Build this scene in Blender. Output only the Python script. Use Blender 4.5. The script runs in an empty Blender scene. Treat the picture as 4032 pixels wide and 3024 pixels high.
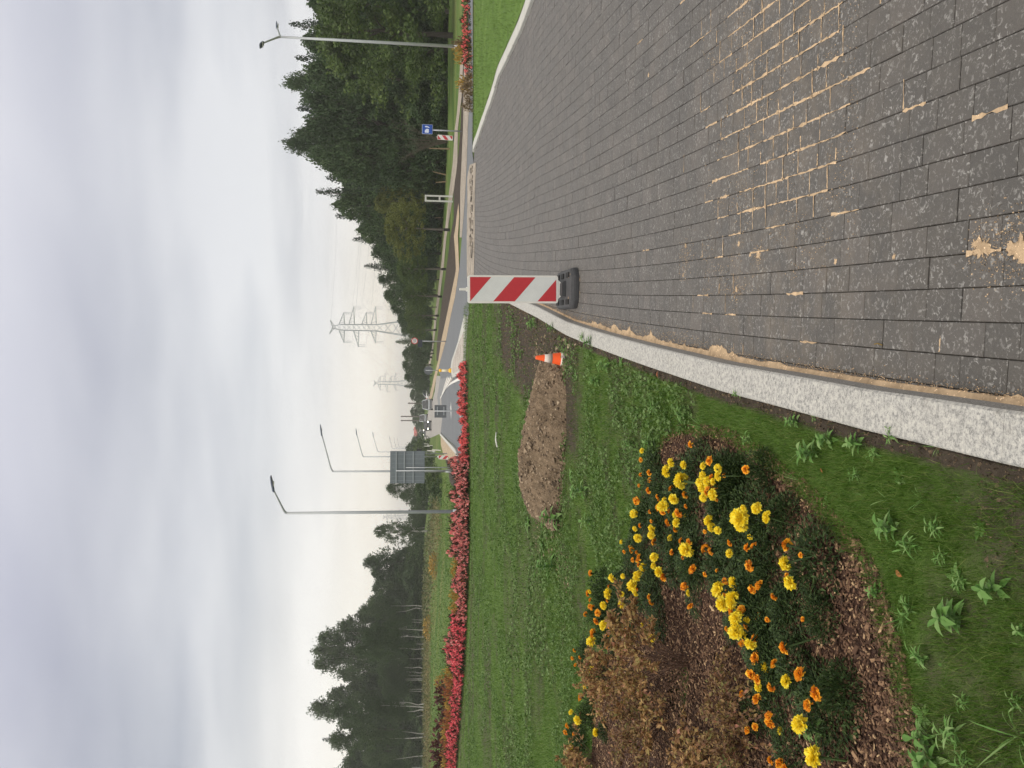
import bpy, bmesh, math, random
import numpy as np
from mathutils import Vector, Matrix
C = bpy.context.scene
COL = C.collection
rad = math.radians
# ------------------------------------------------------------------ camera
FPX, HCAM = 3300.0, 1.6
TH, RO = math.atan((2016 - 1636) / FPX), 0.008
cam = bpy.data.cameras.new('camera')
cam.sensor_fit = 'HORIZONTAL'; cam.sensor_width = 36.0; cam.lens = 36.0 * FPX / 4032
cam.clip_start = 0.05; cam.clip_end = 8000
co = bpy.data.objects.new('camera', cam); COL.objects.link(co)
R_, U_ = Vector((1, 0, 0)), Vector((0, math.sin(TH), math.cos(TH)))
F_ = Vector((0, math.cos(TH), -math.sin(TH)))
xc = R_ * math.sin(RO) - U_ * math.cos(RO)
yc = R_ * math.cos(RO) + U_ * math.sin(RO)
zc = -F_
co.matrix_world = Matrix(((xc.x, yc.x, zc.x, 0), (xc.y, yc.y, zc.y, 0), (xc.z, yc.z, zc.z, HCAM), (0, 0, 0, 1)))
C.camera = co
# ------------------------------------------------------------------ world: overcast sky
W = bpy.data.worlds.new('World'); C.world = W; W.use_nodes = True
nt = W.node_tree; N = nt.nodes; L = nt.links
for n in list(N): N.remove(n)
SUN_EL, SUN_AZ = rad(58), rad(-150)       # azimuth measured from +Y, clockwise
def nd(t, **k):
    n = N.new(t)
    for a, b in k.items(): setattr(n, a, b)
    return n
def mth(op, a, b=None, c=None, clamp=False):
    n = N.new('ShaderNodeMath'); n.operation = op; n.use_clamp = clamp
    for i, v in enumerate((a, b, c)):
        if v is None: continue
        if isinstance(v, (int, float)): n.inputs[i].default_value = v
        else: L.new(v, n.inputs[i])
    return n.outputs[0]
def ramp(fac, stops):
    n = N.new('ShaderNodeValToRGB'); L.new(fac, n.inputs[0]); e = n.color_ramp.elements
    while len(e) < len(stops): e.new(0.5)
    for i, (p, c) in enumerate(stops):
        e[i].position = p; e[i].color = (*c, 1)
    return n.outputs[0]
def mixc(f, a, b, mode='MIX'):
    n = N.new('ShaderNodeMix'); n.data_type = 'RGBA'; n.blend_type = mode
    if isinstance(f, (int, float)): n.inputs[0].default_value = f
    else: L.new(f, n.inputs[0])
    for s, v in ((6, a), (7, b)):
        if isinstance(v, tuple): n.inputs[s].default_value = (*v, 1)
        else: L.new(v, n.inputs[s])
    return n.outputs[2]
sky = nd('ShaderNodeTexSky', sky_type='NISHITA'); sky.sun_disc = False
sky.sun_elevation = SUN_EL; sky.sun_rotation = SUN_AZ
skyc = mixc(1.0, sky.outputs[0], (0.1, 0.1, 0.1), 'MULTIPLY')
tc = nd('ShaderNodeTexCoord'); sp = nd('ShaderNodeSeparateXYZ'); L.new(tc.outputs['Generated'], sp.inputs[0])
el = mth('MAXIMUM', sp.outputs[2], 0.0)
base = ramp(el, [(0.0, (1.30, 1.14, .84)), (.06, (1.12, 1.04, .88)), (.11, (.88, .87, .84)), (.18, (.66, .685, .71)), (.27, (.47, .495, .555)),
                 (.35, (.475, .49, .57)), (.43, (.60, .605, .70)), (.7, (1.26, 1.21, 1.14)), (1.0, (1.85, 1.74, 1.54))])
right = mth('MULTIPLY', mth('SUBTRACT', sp.outputs[0], 0.05), 2.2, clamp=True)
base = mixc(mth('MULTIPLY', right, .75), base, ramp(el, [(0.0, (.66, .66, .66)), (.2, (.52, .54, .60)), (.44, (.60, .605, .70)), (.7, (1.26, 1.21, 1.14)), (1.0, (1.85, 1.74, 1.54))]))
den = mth('ADD', sp.outputs[2], 0.09)
cx = mth('DIVIDE', sp.outputs[0], den); cy = mth('DIVIDE', sp.outputs[1], den)
cb = nd('ShaderNodeCombineXYZ'); L.new(mth('ADD', mth('MULTIPLY', cx, .62), mth('MULTIPLY', cy, .22)), cb.inputs[0]); L.new(cy, cb.inputs[1])
def noise(scale, det, rough, vec, w=0.0, dist=0.0):
    n = nd('ShaderNodeTexNoise'); n.noise_dimensions = '4D'; n.inputs['W'].default_value = w
    n.inputs['Scale'].default_value = scale; n.inputs['Detail'].default_value = det
    n.inputs['Roughness'].default_value = rough; n.inputs['Distortion'].default_value = dist
    L.new(vec, n.inputs['Vector']); return n.outputs[0]
n1 = noise(.75, 3, .5, cb.outputs[0], 3.1, .4)
n2 = noise(2.1, 4, .5, cb.outputs[0], 7.7, .3)
cl = mth('ADD', mth('MULTIPLY', n1, .76), mth('MULTIPLY', n2, .24))
cl = mth('MULTIPLY', mth('SUBTRACT', cl, .39), 4.6, clamp=True)
fade = mth('SUBTRACT', 1.0, mth('MULTIPLY', mth('ABSOLUTE', mth('SUBTRACT', el, .21)), 2.6), clamp=True)
amp = mth('ADD', mth('MULTIPLY', fade, .7), .3)
dark = mixc(1.0, base, (.74, .76, .81), 'MULTIPLY'); lite = mixc(.60, base, (.86, .865, .88))
clc = mixc(cl, dark, lite)
clouds = mixc(amp, base, clc)
glow = mth('MULTIPLY', mth('MULTIPLY', mth('SUBTRACT', .12, sp.outputs[0]), 2.2, clamp=True), mth('SUBTRACT', 1.0, mth('MULTIPLY', el, 4.2), clamp=True))
clouds = mixc(mth('MULTIPLY', glow, .8), clouds, (1.12, 1.08, .98))
fin = mixc(.97, skyc, clouds)
bg = nd('ShaderNodeBackground'); L.new(fin, bg.inputs[0]); bg.inputs[1].default_value = 1.0
wo = nd('ShaderNodeOutputWorld'); L.new(bg.outputs[0], wo.inputs[0])
# ------------------------------------------------------------------ sun
sl = bpy.data.lights.new('sun', 'SUN'); sl.energy = 1.5; sl.angle = rad(35); sl.color = (1, .94, .83)
so = bpy.data.objects.new('sun', sl); COL.objects.link(so)
sd = Vector((math.sin(SUN_AZ) * math.cos(SUN_EL), math.cos(SUN_AZ) * math.cos(SUN_EL), math.sin(SUN_EL)))
so.rotation_euler = (-sd).to_track_quat('-Z', 'Y').to_euler()
C.view_settings.view_transform = 'Standard'; C.view_settings.look = 'None'
C.view_settings.gamma = 1; C.view_settings.use_curve_mapping = False
C.view_settings.exposure = 0.15
C.render.engine = 'CYCLES'
C.cycles.use_denoising = True; C.cycles.max_bounces = 6; C.cycles.transparent_max_bounces = 6
C.cycles.use_adaptive_sampling = True; C.cycles.adaptive_threshold = .02
C.render.use_persistent_data = False

# ------------------------------------------------------------------ terrain functions and pixel -> world
PY_, PZ_ = [-1e4, 20, 48, 150, 1e5], [0, 0, -.616, -1.432, -1.432]
def Pz(y): return np.interp(y, PY_, PZ_)
def gz(x, y):
    p = Pz(y)
    xs = np.interp(y, [38, 81, 200, 417, 3000], [-6, -8, -16, -32, -200])
    t = np.clip((xs - x) / 18.0, 0, 1); t = t * t * (3 - 2 * t)
    return p - p * t
def raydir(px, py):
    u, v = 1512 - py, px - 2016
    c, s = math.cos(RO), math.sin(RO)
    u, v = u * c + v * s, -u * s + v * c
    return np.array((u, FPX * math.cos(TH) - v * math.sin(TH), -(v * math.cos(TH) + FPX * math.sin(TH))))
TT = np.geomspace(.3, 900, 6000)
def at(px, py, dz=0.0, flat=None):
    d = raydir(px, py); d = d / d[1]
    if flat is not None:
        t = (flat - HCAM) / d[2]; return Vector((d[0] * t, t, flat))
    h = HCAM + d[2] * TT - gz(d[0] * TT, TT) - dz
    i = int(np.argmax(h < 0)) if (h < 0).any() else len(TT) - 1
    t = TT[i] if i == 0 else TT[i - 1] + (TT[i] - TT[i - 1]) * h[i - 1] / (h[i - 1] - h[i] + 1e-12)
    return Vector((d[0] * t, t, float(gz(d[0] * t, t)) + dz))
def ray(px, py, y):
    d = raydir(px, py); d = d * (y / d[1]); return Vector((d[0], y, HCAM + d[2]))

# ------------------------------------------------------------------ materials
MATS = {}
class MB_:
    def __init__(s, name):
        s.m = bpy.data.materials.new(name); s.m.use_nodes = True
        s.t = s.m.node_tree; s.t.nodes.clear()
        s.o = s.t.nodes.new('ShaderNodeOutputMaterial')
    def n(s, t, **k):
        x = s.t.nodes.new(t)
        for a, b in k.items(): setattr(x, a, b)
        return x
    def l(s, a, b): s.t.links.new(a, b)
    def val(s, sock, v):
        if isinstance(v, (int, float)): sock.default_value = v
        elif isinstance(v, tuple): sock.default_value = (*v, 1) if len(v) == 3 else v
        else: s.l(v, sock)
    def math(s, op, a, b=None, clamp=False):
        x = s.n('ShaderNodeMath', operation=op, use_clamp=clamp); s.val(x.inputs[0], a)
        if b is not None: s.val(x.inputs[1], b)
        return x.outputs[0]
    def noise(s, scale, det=3, rough=.55, vec=None, dist=0.0):
        x = s.n('ShaderNodeTexNoise'); x.inputs['Scale'].default_value = scale
        x.inputs['Detail'].default_value = det; x.inputs['Roughness'].default_value = rough
        x.inputs['Distortion'].default_value = dist
        s.l(vec or s.pos(), x.inputs['Vector']); return x.outputs[0]
    def voro(s, scale, out='Distance', vec=None):
        x = s.n('ShaderNodeTexVoronoi'); x.inputs['Scale'].default_value = scale
        s.l(vec or s.pos(), x.inputs['Vector']); return x.outputs[out]
    def pos(s):
        if not hasattr(s, '_p'): s._p = s.n('ShaderNodeNewGeometry')
        return s._p.outputs['Position']
    def rnd(s):
        s.pos(); oi = s.n('ShaderNodeObjectInfo')
        return s.math('FRACT', s.math('ADD', s._p.outputs['Random Per Island'], oi.outputs['Random']))
    def ramp(s, f, stops):
        x = s.n('ShaderNodeValToRGB'); s.l(f, x.inputs[0]); e = x.color_ramp.elements
        while len(e) < len(stops): e.new(.5)
        for i, (p, c) in enumerate(stops): e[i].position = p; e[i].color = (*c, 1)
        return x.outputs[0]
    def mix(s, f, a, b, mode='MIX'):
        x = s.n('ShaderNodeMix', data_type='RGBA', blend_type=mode); s.val(x.inputs[0], f)
        s.val(x.inputs[6], a); s.val(x.inputs[7], b); return x.outputs[2]
    def bump(s, h, dist, strength=1.0):
        x = s.n('ShaderNodeBump'); x.inputs['Distance'].default_value = dist
        x.inputs['Strength'].default_value = strength; s.l(h, x.inputs['Height']); return x.outputs[0]
    def attr(s, name):
        x = s.n('ShaderNodeAttribute', attribute_name=name); return x.outputs['Fac']
    def pbr(s, color, rough=.8, metal=0.0, normal=None, spec=.35, emit=None, estr=0):
        b = s.n('ShaderNodeBsdfPrincipled'); s.val(b.inputs['Base Color'], color); s.val(b.inputs['Roughness'], rough)
        b.inputs['Metallic'].default_value = metal; b.inputs['Specular IOR Level'].default_value = spec
        if normal is not None: s.l(normal, b.inputs['Normal'])
        if emit: b.inputs['Emission Color'].default_value = (*emit, 1); b.inputs['Emission Strength'].default_value = estr
        s.l(b.outputs[0], s.o.inputs[0]); return s.m
def plain(name, c, rough=.6, metal=0.0, var=.15, scale=8.0, spec=.35, bump=0.0, emit=None, estr=0):
    b = MB_(name); n = b.noise(scale, 4)
    col = b.mix(n, tuple(x * (1 - var) for x in c), tuple(min(1, x * (1 + var)) for x in c))
    nm = b.bump(b.noise(scale * 6, 3), bump) if bump else None
    MATS[name] = b.pbr(col, rough, metal, nm, spec, emit, estr); return MATS[name]
def foliage(name, stops, trans=.3, rough=.6, clump=.0, cscale=.6):
    b = MB_(name); r = b.rnd()
    if clump:
        r = b.math('ADD', b.math('MULTIPLY', r, 1 - clump), b.math('MULTIPLY', b.math('SUBTRACT', b.math('MULTIPLY', b.noise(cscale, 2), 2.4), .7, True), clump), True)
    col = b.ramp(r, stops)
    p = b.n('ShaderNodeBsdfPrincipled'); b.l(col, p.inputs['Base Color']); p.inputs['Roughness'].default_value = rough
    p.inputs['Specular IOR Level'].default_value = .25
    t = b.n('ShaderNodeBsdfTranslucent'); b.l(col, t.inputs['Color'])
    m = b.n('ShaderNodeMixShader'); m.inputs[0].default_value = trans
    b.l(p.outputs[0], m.inputs[1]); b.l(t.outputs[0], m.inputs[2]); b.l(m.outputs[0], b.o.inputs[0])
    MATS[name] = b.m; return b.m
# ground materials
def m_lawn(name='lawn', k=1.0):
    b = MB_(name); s = b.attr('soil')
    g = b.ramp(b.noise(1.3, 5, .6), [(p, tuple(x * k for x in c)) for p, c in [(.3, (.050, .098, .014)), (.55, (.078, .145, .024)), (.75, (.112, .175, .040))]])
    g = b.mix(b.math('MULTIPLY', b.noise(38, 4, .7), .5), g, (.10, .13, .05))
    d = b.ramp(b.noise(14, 6, .65), [(.3, (.034, .026, .019)), (.55, (.062, .049, .037)), (.8, (.115, .09, .066))])
    f = b.math('MULTIPLY', b.math('SUBTRACT', b.math('ADD', s, b.math('MULTIPLY', b.noise(7, 5, .65), .7)), .5), 3.0, True)
    h = b.math('ADD', b.noise(30, 5, .7), b.math('MULTIPLY', b.noise(140, 3), .4))
    return b.pbr(b.mix(f, g, d), .95, normal=b.bump(h, .02), spec=.15)
def m_field():
    b = MB_('field'); g = b.ramp(b.noise(.18, 5, .6), [(.36, (.050, .095, .022)), (.5, (.095, .148, .038)), (.64, (.150, .170, .058))])
    d = b.mix(b.math('MULTIPLY', b.noise(.055, 4, .6), 1.0), g, (.11, .115, .045))
    f = b.math('MULTIPLY', b.math('SUBTRACT', b.noise(.06, 5, .65), .52), 5, True)
    return b.pbr(b.mix(f, g, d), .95, normal=b.bump(b.noise(3, 5, .7), .15), spec=.1)
def m_asphalt(name, c, s=1.0):
    b = MB_(name); n = b.noise(.35, 4); f = b.noise(160, 2, .8)
    col = b.mix(n, tuple(x * .85 for x in c), tuple(x * 1.18 for x in c))
    col = b.mix(b.math('MULTIPLY', f, .4), col, tuple(x * 1.6 for x in c))
    MATS[name] = b.pbr(col, .85, normal=b.bump(f, .003), spec=.3); return MATS[name]
def m_earth(name, c, sc=6.0, dist=.03):
    b = MB_(name)
    col = b.ramp(b.noise(sc, 7, .7), [(.28, tuple(x * .5 for x in c)), (.5, c), (.75, tuple(x * 1.45 for x in c))])
    col = b.mix(b.math('GREATER_THAN', b.noise(sc * 11, 2), .66), col, tuple(min(1, x * 1.9) for x in c))
    MATS[name] = b.pbr(col, .95, normal=b.bump(b.noise(sc * 5, 6, .75), dist), spec=.12); return MATS[name]
def m_paver():
    b = MB_('paver'); r = b.rnd()
    c = b.ramp(r, [(0, (.068, .063, .058)), (.5, (.078, .072, .066)), (.9, (.087, .079, .072)), (1, (.100, .089, .080))])
    c = b.mix(b.math('MULTIPLY', b.math('SUBTRACT', b.noise(2.3, 4, .6), .45), 1.2, True), c, (.118, .102, .086))
    sx = b.n('ShaderNodeSeparateXYZ'); b.l(b.pos(), sx.inputs[0]); ry_ = b.math('ABSOLUTE', b.math('SUBTRACT', sx.outputs[1], 3.6))
    dust = b.math('MULTIPLY', b.math('SUBTRACT', 1.0, b.math('MULTIPLY', ry_, .75), True), b.math('MULTIPLY', b.math('SUBTRACT', b.noise(6.5, 5, .7), .44), 3.2, True))
    c = b.mix(b.math('MULTIPLY', dust, .42), c, (.25, .195, .135))
    c = b.mix(b.math('MULTIPLY', b.math('SUBTRACT', b.noise(1.1, 6, .7), .5), 2.2, True), c, (.058, .053, .046))
    c = b.mix(b.math('MULTIPLY', b.math('SUBTRACT', b.noise(26, 4, .7), .5), 1.4, True), c, (.115, .105, .092))
    v = b.noise(58, 3, .62, dist=1.0)
    fl = b.math('MULTIPLY', b.math('SUBTRACT', v, .548), 9, True)
    amt = b.math('MULTIPLY', b.math('SUBTRACT', b.noise(8, 3, .6), .24), 2.6, True)
    c = b.mix(b.math('MULTIPLY', fl, b.math('MULTIPLY', amt, .8)), c, (.34, .33, .315))
    dk = b.math('MULTIPLY', b.math('SUBTRACT', .42, b.noise(140, 3, .6)), 5, True)
    c = b.mix(b.math('MULTIPLY', dk, .6), c, (.045, .043, .042))
    h = b.math('ADD', b.noise(180, 4, .7), v)
    return b.pbr(c, .62, normal=b.bump(h, .0035), spec=.5)
def m_granite():
    b = MB_('granite'); v = b.noise(75, 5, .82)
    c = b.ramp(v, [(.36, (.075, .075, .08)), (.45, (.25, .25, .245)), (.53, (.42, .41, .385)), (.63, (.56, .54, .49))])
    c = b.mix(b.math('MULTIPLY', b.noise(2.2, 6, .7), .55), c, (.36, .345, .31))
    c = b.mix(b.math('MULTIPLY', b.math('SUBTRACT', b.noise(5, 6, .75), .58), 3, True), c, (.22, .20, .17))
    # sawn face towards the paving is greyer with dust near its foot
    return b.pbr(c, .75, normal=b.bump(b.noise(300, 3, .7), .002), spec=.3)
def m_sawn():
    b = MB_('granite_face'); v = b.noise(170, 3, .7)
    c = b.ramp(v, [(.35, (.13, .13, .13)), (.5, (.27, .265, .25)), (.66, (.43, .42, .40))])
    c = b.mix(b.math('MULTIPLY', b.noise(9, 4, .6), .35), c, (.33, .28, .215))
    return b.pbr(c, .85, normal=b.bump(v, .002), spec=.2)
def m_bed():
    b = MB_('joint_bed')
    c = b.ramp(b.noise(30, 4, .7), [(.35, (.020, .018, .016)), (.6, (.045, .038, .031)), (.8, (.10, .08, .06))])
    return b.pbr(c, .95, spec=.1)
MATS['lawn'] = m_lawn(); MATS['lawn_light'] = m_lawn('lawn_light', 1.3); MATS['field'] = m_field(); MATS['paver'] = m_paver(); MATS['granite'] = m_granite()
MATS['granite_face'] = m_sawn(); MATS['joint_bed'] = m_bed()
m_asphalt('asphalt_new', (.115, .122, .130)); m_asphalt('asphalt_old', (.245, .232, .215)); m_asphalt('asphalt_mid', (.165, .17, .172))
m_earth('sand', (.46, .335, .215), 9, .006); m_earth('sand_far', (.36, .285, .20), 3, .03); m_earth('soil_dark', (.062, .050, .041), 4, .06)
m_earth('path', (.28, .245, .205), 2, .01); m_earth('dirt', (.205, .150, .100), 7, .03); m_earth('mulch_base', (.060, .033, .024), 22, .02)
m_earth('concrete_pave', (.36, .325, .29), 1.6, .004)
plain('white_paint', (.60, .59, .55), .6, var=.12, scale=3)
plain('kerb_concrete', (.42, .415, .38), .8, var=.15, scale=4, bump=.002)
plain('white_plastic', (.72, .705, .655), .45, var=.10, scale=9)
plain('sheet_white', (.66, .675, .655), .4, var=.10, scale=11)
plain('sheet_red', (.50, .045, .055), .35, var=.08, scale=25)
plain('rubber', (.052, .053, .056), .75, var=.35, scale=30, bump=.002)
plain('cone_orange', (.92, .115, .02), .45, var=.06)
plain('cone_white', (.60, .52, .46), .5, var=.12, scale=60)
plain('galv', (.40, .42, .43), .5, .25, var=.12, scale=3)
plain('galv_dark', (.17, .18, .19), .55, .2, var=.1)
plain('lamp_head', (.10, .12, .17), .45, .2, var=.1)
plain('sign_back', (.125, .135, .142), .55, .1, var=.12, scale=2)
plain('board_back', (.16, .185, .20), .5, .15, var=.12, scale=1.5)
plain('board_rail', (.27, .30, .31), .5, .2, var=.1)
plain('sign_blue', (.018, .075, .36), .4, var=.08, scale=12)
plain('sign_white', (.62, .68, .78), .4, var=.08)
plain('sign_ring', (.48, .07, .065), .4, var=.08)
plain('sign_text', (.12, .12, .13), .5)
plain('panel_dark', (.035, .042, .055), .5)
plain('yellow_plastic', (.85, .47, .035), .45, var=.06)
plain('cream_sheet', (.72, .66, .50), .45, var=.06)
plain('wood_white', (.50, .51, .47), .7, var=.2, scale=14)
plain('wood_stake', (.24, .175, .105), .85, var=.3, scale=10)
plain('bark_dark', (.060, .052, .043), .95, var=.4, scale=9, bump=.01)
plain('bark_wrap', (.036, .034, .032), .9, var=.2)
plain('bark_grey', (.15, .135, .115), .95, var=.35, scale=9, bump=.01)
def m_birch():
    b = MB_('bark_birch'); mp = b.n('ShaderNodeMapping'); mp.inputs['Scale'].default_value = (1, 1, 6); b.l(b.pos(), mp.inputs[0])
    f = b.math('GREATER_THAN', b.noise(.9, 4, .7, mp.outputs[0]), .60)
    return b.pbr(b.mix(f, (.42, .405, .37), (.06, .055, .05)), .8)
MATS['bark_birch'] = m_birch()
plain('car_silver', (.36, .38, .40), .3, .6, var=.03); plain('car_black', (.02, .021, .023), .25, 0, var=.05, spec=.6)
plain('car_grey', (.12, .13, .145), .3, .4, var=.03); plain('car_white', (.66, .67, .68), .35, 0, var=.03)
plain('glass_dark', (.016, .02, .024), .1, 0, var=.02, spec=.7); plain('tyre', (.014, .014, .014), .85, var=.2)
plain('tail_light', (.55, .035, .02), .3, emit=(1, .06, .02), estr=.5)
plain('head_light', (.9, .9, .8), .2, emit=(1, .93, .74), estr=6.0)
plain('steel_pylon', (.42, .44, .46), .6, .2, var=.05, scale=.2)
plain('brick_red', (.36, .085, .07), .9, var=.2, scale=.6); plain('wall_cream', (.50, .44, .36), .9, var=.1)
plain('grey_stone', (.33, .29, .25), .9, var=.3, scale=20, bump=.004)
# plants
foliage('leaf_forest', [(0, (.022, .042, .017)), (.5, (.050, .090, .034)), (1, (.105, .158, .060))], .22, clump=.55, cscale=.35)
foliage('leaf_light', [(0, (.036, .062, .018)), (.5, (.076, .120, .034)), (1, (.145, .195, .056))], .3, clump=.5, cscale=.4)
foliage('leaf_olive', [(0, (.060, .075, .018)), (.5, (.12, .14, .034)), (1, (.20, .215, .055))], .3, clump=.5, cscale=.5)
foliage('leaf_birch', [(0, (.028, .052, .020)), (.5, (.058, .098, .036)), (1, (.105, .155, .060))], .3, clump=.5, cscale=.25)
foliage('needle', [(0, (.015, .030, .019)), (.5, (.032, .058, .034)), (1, (.062, .095, .052))], .15, clump=.4, cscale=.5)
foliage('grass', [(0, (.040, .092, .009)), (.45, (.070, .150, .016)), (.8, (.115, .20, .030)), (1, (.22, .24, .08))], .35)
foliage('grass_far', [(0, (.066, .125, .018)), (.6, (.100, .185, .030)), (1, (.16, .24, .06))], .3)
foliage('grass_verge', [(0, (.075, .125, .024)), (.6, (.115, .185, .040)), (1, (.17, .23, .07))], .3)
foliage('clover', [(0, (.062, .125, .024)), (.6, (.11, .185, .048)), (1, (.18, .26, .10))], .3)
foliage('weed_leaf', [(0, (.095, .21, .040)), (.6, (.155, .29, .075)), (1, (.24, .35, .13))], .35, rough=.5)
foliage('weed_yellow', [(0, (.12, .17, .03)), (1, (.25, .27, .06))], .35)
foliage('marigold_leaf', [(0, (.018, .036, .010)), (.6, (.036, .064, .017)), (1, (.070, .110, .032))], .2)
foliage('petal_yellow', [(0, (.84, .62, .02)), (.5, (.95, .78, .04)), (1, (.95, .86, .14))], .3)
foliage('petal_pale', [(0, (.62, .46, .03)), (1, (.80, .66, .10))], .3)
foliage('petal_orange', [(0, (.40, .09, .012)), (.3, (.82, .30, .014)), (.7, (.93, .46, .03)), (1, (.95, .62, .07))], .3)
foliage('bark_chip', [(0, (.040, .022, .014)), (.4, (.094, .051, .031)), (.75, (.160, .092, .055)), (.93, (.28, .175, .100)), (1, (.46, .32, .18))], .0, rough=.85)
foliage('clod', [(0, (.085, .062, .043)), (.5, (.19, .140, .096)), (.85, (.29, .22, .15)), (1, (.43, .34, .24))], 0, rough=.95)
foliage('spirea_leaf', [(0, (.16, .080, .040)), (.35, (.31, .170, .072)), (.68, (.43, .285, .115)), (.86, (.24, .215, .070)), (.93, (.40, .27, .11)), (1, (.50, .23, .16))], .3)
foliage('spirea_low', [(0, (.11, .055, .033)), (.4, (.21, .115, .054)), (.68, (.29, .190, .075)), (.88, (.16, .155, .048)), (.94, (.26, .18, .07)), (1, (.36, .15, .10))], .3)
plain('twig', (.13, .075, .050), .9, var=.3)
plain('twig_grey', (.10, .08, .06), .9, var=.3)
foliage('bloom_red', [(0, (.82, .13, .14)), (.6, (.95, .22, .22)), (1, (.96, .36, .32))], .25)
foliage('bloom_pink', [(0, (.66, .17, .17)), (.5, (.88, .28, .28)), (.85, (.90, .48, .44)), (1, (.52, .32, .17))], .25)
foliage('bloom_rose', [(0, (.70, .10, .14)), (.7, (.92, .19, .22)), (1, (.94, .36, .34))], .25)
foliage('bed_leaf', [(0, (.018, .026, .012)), (.6, (.038, .045, .020)), (1, (.085, .05, .028))], .2)
foliage('gold_leaf', [(0, (.26, .17, .035)), (.5, (.40, .25, .055)), (1, (.50, .34, .09))], .3)
foliage('rust_leaf', [(0, (.20, .055, .028)), (.5, (.34, .115, .045)), (1, (.44, .22, .06))], .3)
foliage('barberry', [(0, (.050, .018, .016)), (1, (.135, .042, .034))], .25)
foliage('dry_stem', [(0, (.12, .080, .045)), (1, (.26, .19, .11))], .2)
foliage('dry_weed', [(0, (.13, .12, .045)), (.5, (.22, .18, .08)), (1, (.32, .25, .13))], .3)
foliage('field_weed', [(0, (.060, .085, .025)), (.6, (.11, .125, .045)), (1, (.20, .165, .085))], .3)

# ------------------------------------------------------------------ object helpers
def props(o, label=None, cat=None, group=None, kind=None):
    if label: o['label'] = label
    if cat: o['category'] = cat
    if group: o['group'] = group
    if kind: o['kind'] = kind
    return o
def link(name, data, parent=None, loc=None, rot=None, scale=None):
    o = bpy.data.objects.new(name, data); COL.objects.link(o)
    if parent is not None: o.parent = parent
    if loc is not None: o.location = loc
    if rot is not None: o.rotation_euler = rot
    if scale is not None: o.scale = scale if not isinstance(scale, (int, float)) else (scale,) * 3
    return o
def thing(name, label, cat, loc=(0, 0, 0), rz=0.0, group=None):
    o = link(name, None, None, loc, (0, 0, rz)); o.empty_display_size = .2
    return props(o, label, cat, group)
class B:
    def __init__(s): s.v = []; s.f = []; s.m = []
    def add(s, vs, fs, mi=0):
        k = len(s.v); s.v += [tuple(p) for p in vs]; s.f += [tuple(i + k for i in f) for f in fs]; s.m += [mi] * len(fs); return s
    def box(s, c, d, mi=0, rot=None):
        x, y, z = d[0] / 2, d[1] / 2, d[2] / 2
        vs = [Vector(p) for p in ((-x, -y, -z), (x, -y, -z), (x, y, -z), (-x, y, -z), (-x, -y, z), (x, -y, z), (x, y, z), (-x, y, z))]
        if rot is not None: vs = [rot @ p for p in vs]
        vs = [p + Vector(c) for p in vs]
        return s.add(vs, ((0, 3, 2, 1), (4, 5, 6, 7), (0, 1, 5, 4), (1, 2, 6, 5), (2, 3, 7, 6), (3, 0, 4, 7)), mi)
    def tube(s, pts, r, n=8, mi=0, cap=True):
        pts = [Vector(p) for p in pts]; rs = r if isinstance(r, (list, tuple)) else [r] * len(pts)
        vs = []; prev = None
        for i, p in enumerate(pts):
            d = (pts[min(i + 1, len(pts) - 1)] - pts[max(i - 1, 0)]).normalized()
            a = prev if prev is not None else (Vector((1, 0, 0)) if abs(d.x) < .9 else Vector((0, 1, 0)))
            a = (a - d * a.dot(d)).normalized(); b = d.cross(a); prev = a
            for k in range(n):
                t = 2 * math.pi * k / n; vs.append(p + (a * math.cos(t) + b * math.sin(t)) * rs[i])
        fs = []
        for i in range(len(pts) - 1):
            for k in range(n):
                fs.append((i * n + k, i * n + (k + 1) % n, (i + 1) * n + (k + 1) % n, (i + 1) * n + k))
        if cap: fs.append(tuple(range(n - 1, -1, -1))); fs.append(tuple((len(pts) - 1) * n + k for k in range(n)))
        return s.add(vs, fs, mi)
    def prism(s, outline, y0, y1, mi=0, smooth=False):
        n = len(outline); vs = [(x, y0, z) for x, z in outline] + [(x, y1, z) for x, z in outline]
        fs = [tuple(range(n)), tuple(range(2 * n - 1, n - 1, -1))] + [(i, i + n, (i + 1) % n + n, (i + 1) % n) for i in range(n)]
        return s.add(vs, fs, mi)
    def build(s, name, mats, parent=None, smooth=False, loc=None, rot=None, bevel=0):
        me = bpy.data.meshes.new(name); me.from_pydata(s.v, [], s.f)
        for m in (mats if isinstance(mats, (list, tuple)) else [mats]): me.materials.append(MATS[m])
        me.polygons.foreach_set('material_index', s.m)
        if smooth: me.polygons.foreach_set('use_smooth', [True] * len(me.polygons))
        me.validate(); me.update()
        bm = bmesh.new(); bm.from_mesh(me); bmesh.ops.recalc_face_normals(bm, faces=bm.faces)
        if bevel: bmesh.ops.bevel(bm, geom=[e for e in bm.edges if len(e.link_faces) == 2 and e.calc_face_angle(0) > .5], offset=bevel, segments=2, affect='EDGES', clamp_overlap=True)
        bm.to_mesh(me); bm.free()
        return link(name, me, parent, loc, rot)
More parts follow.
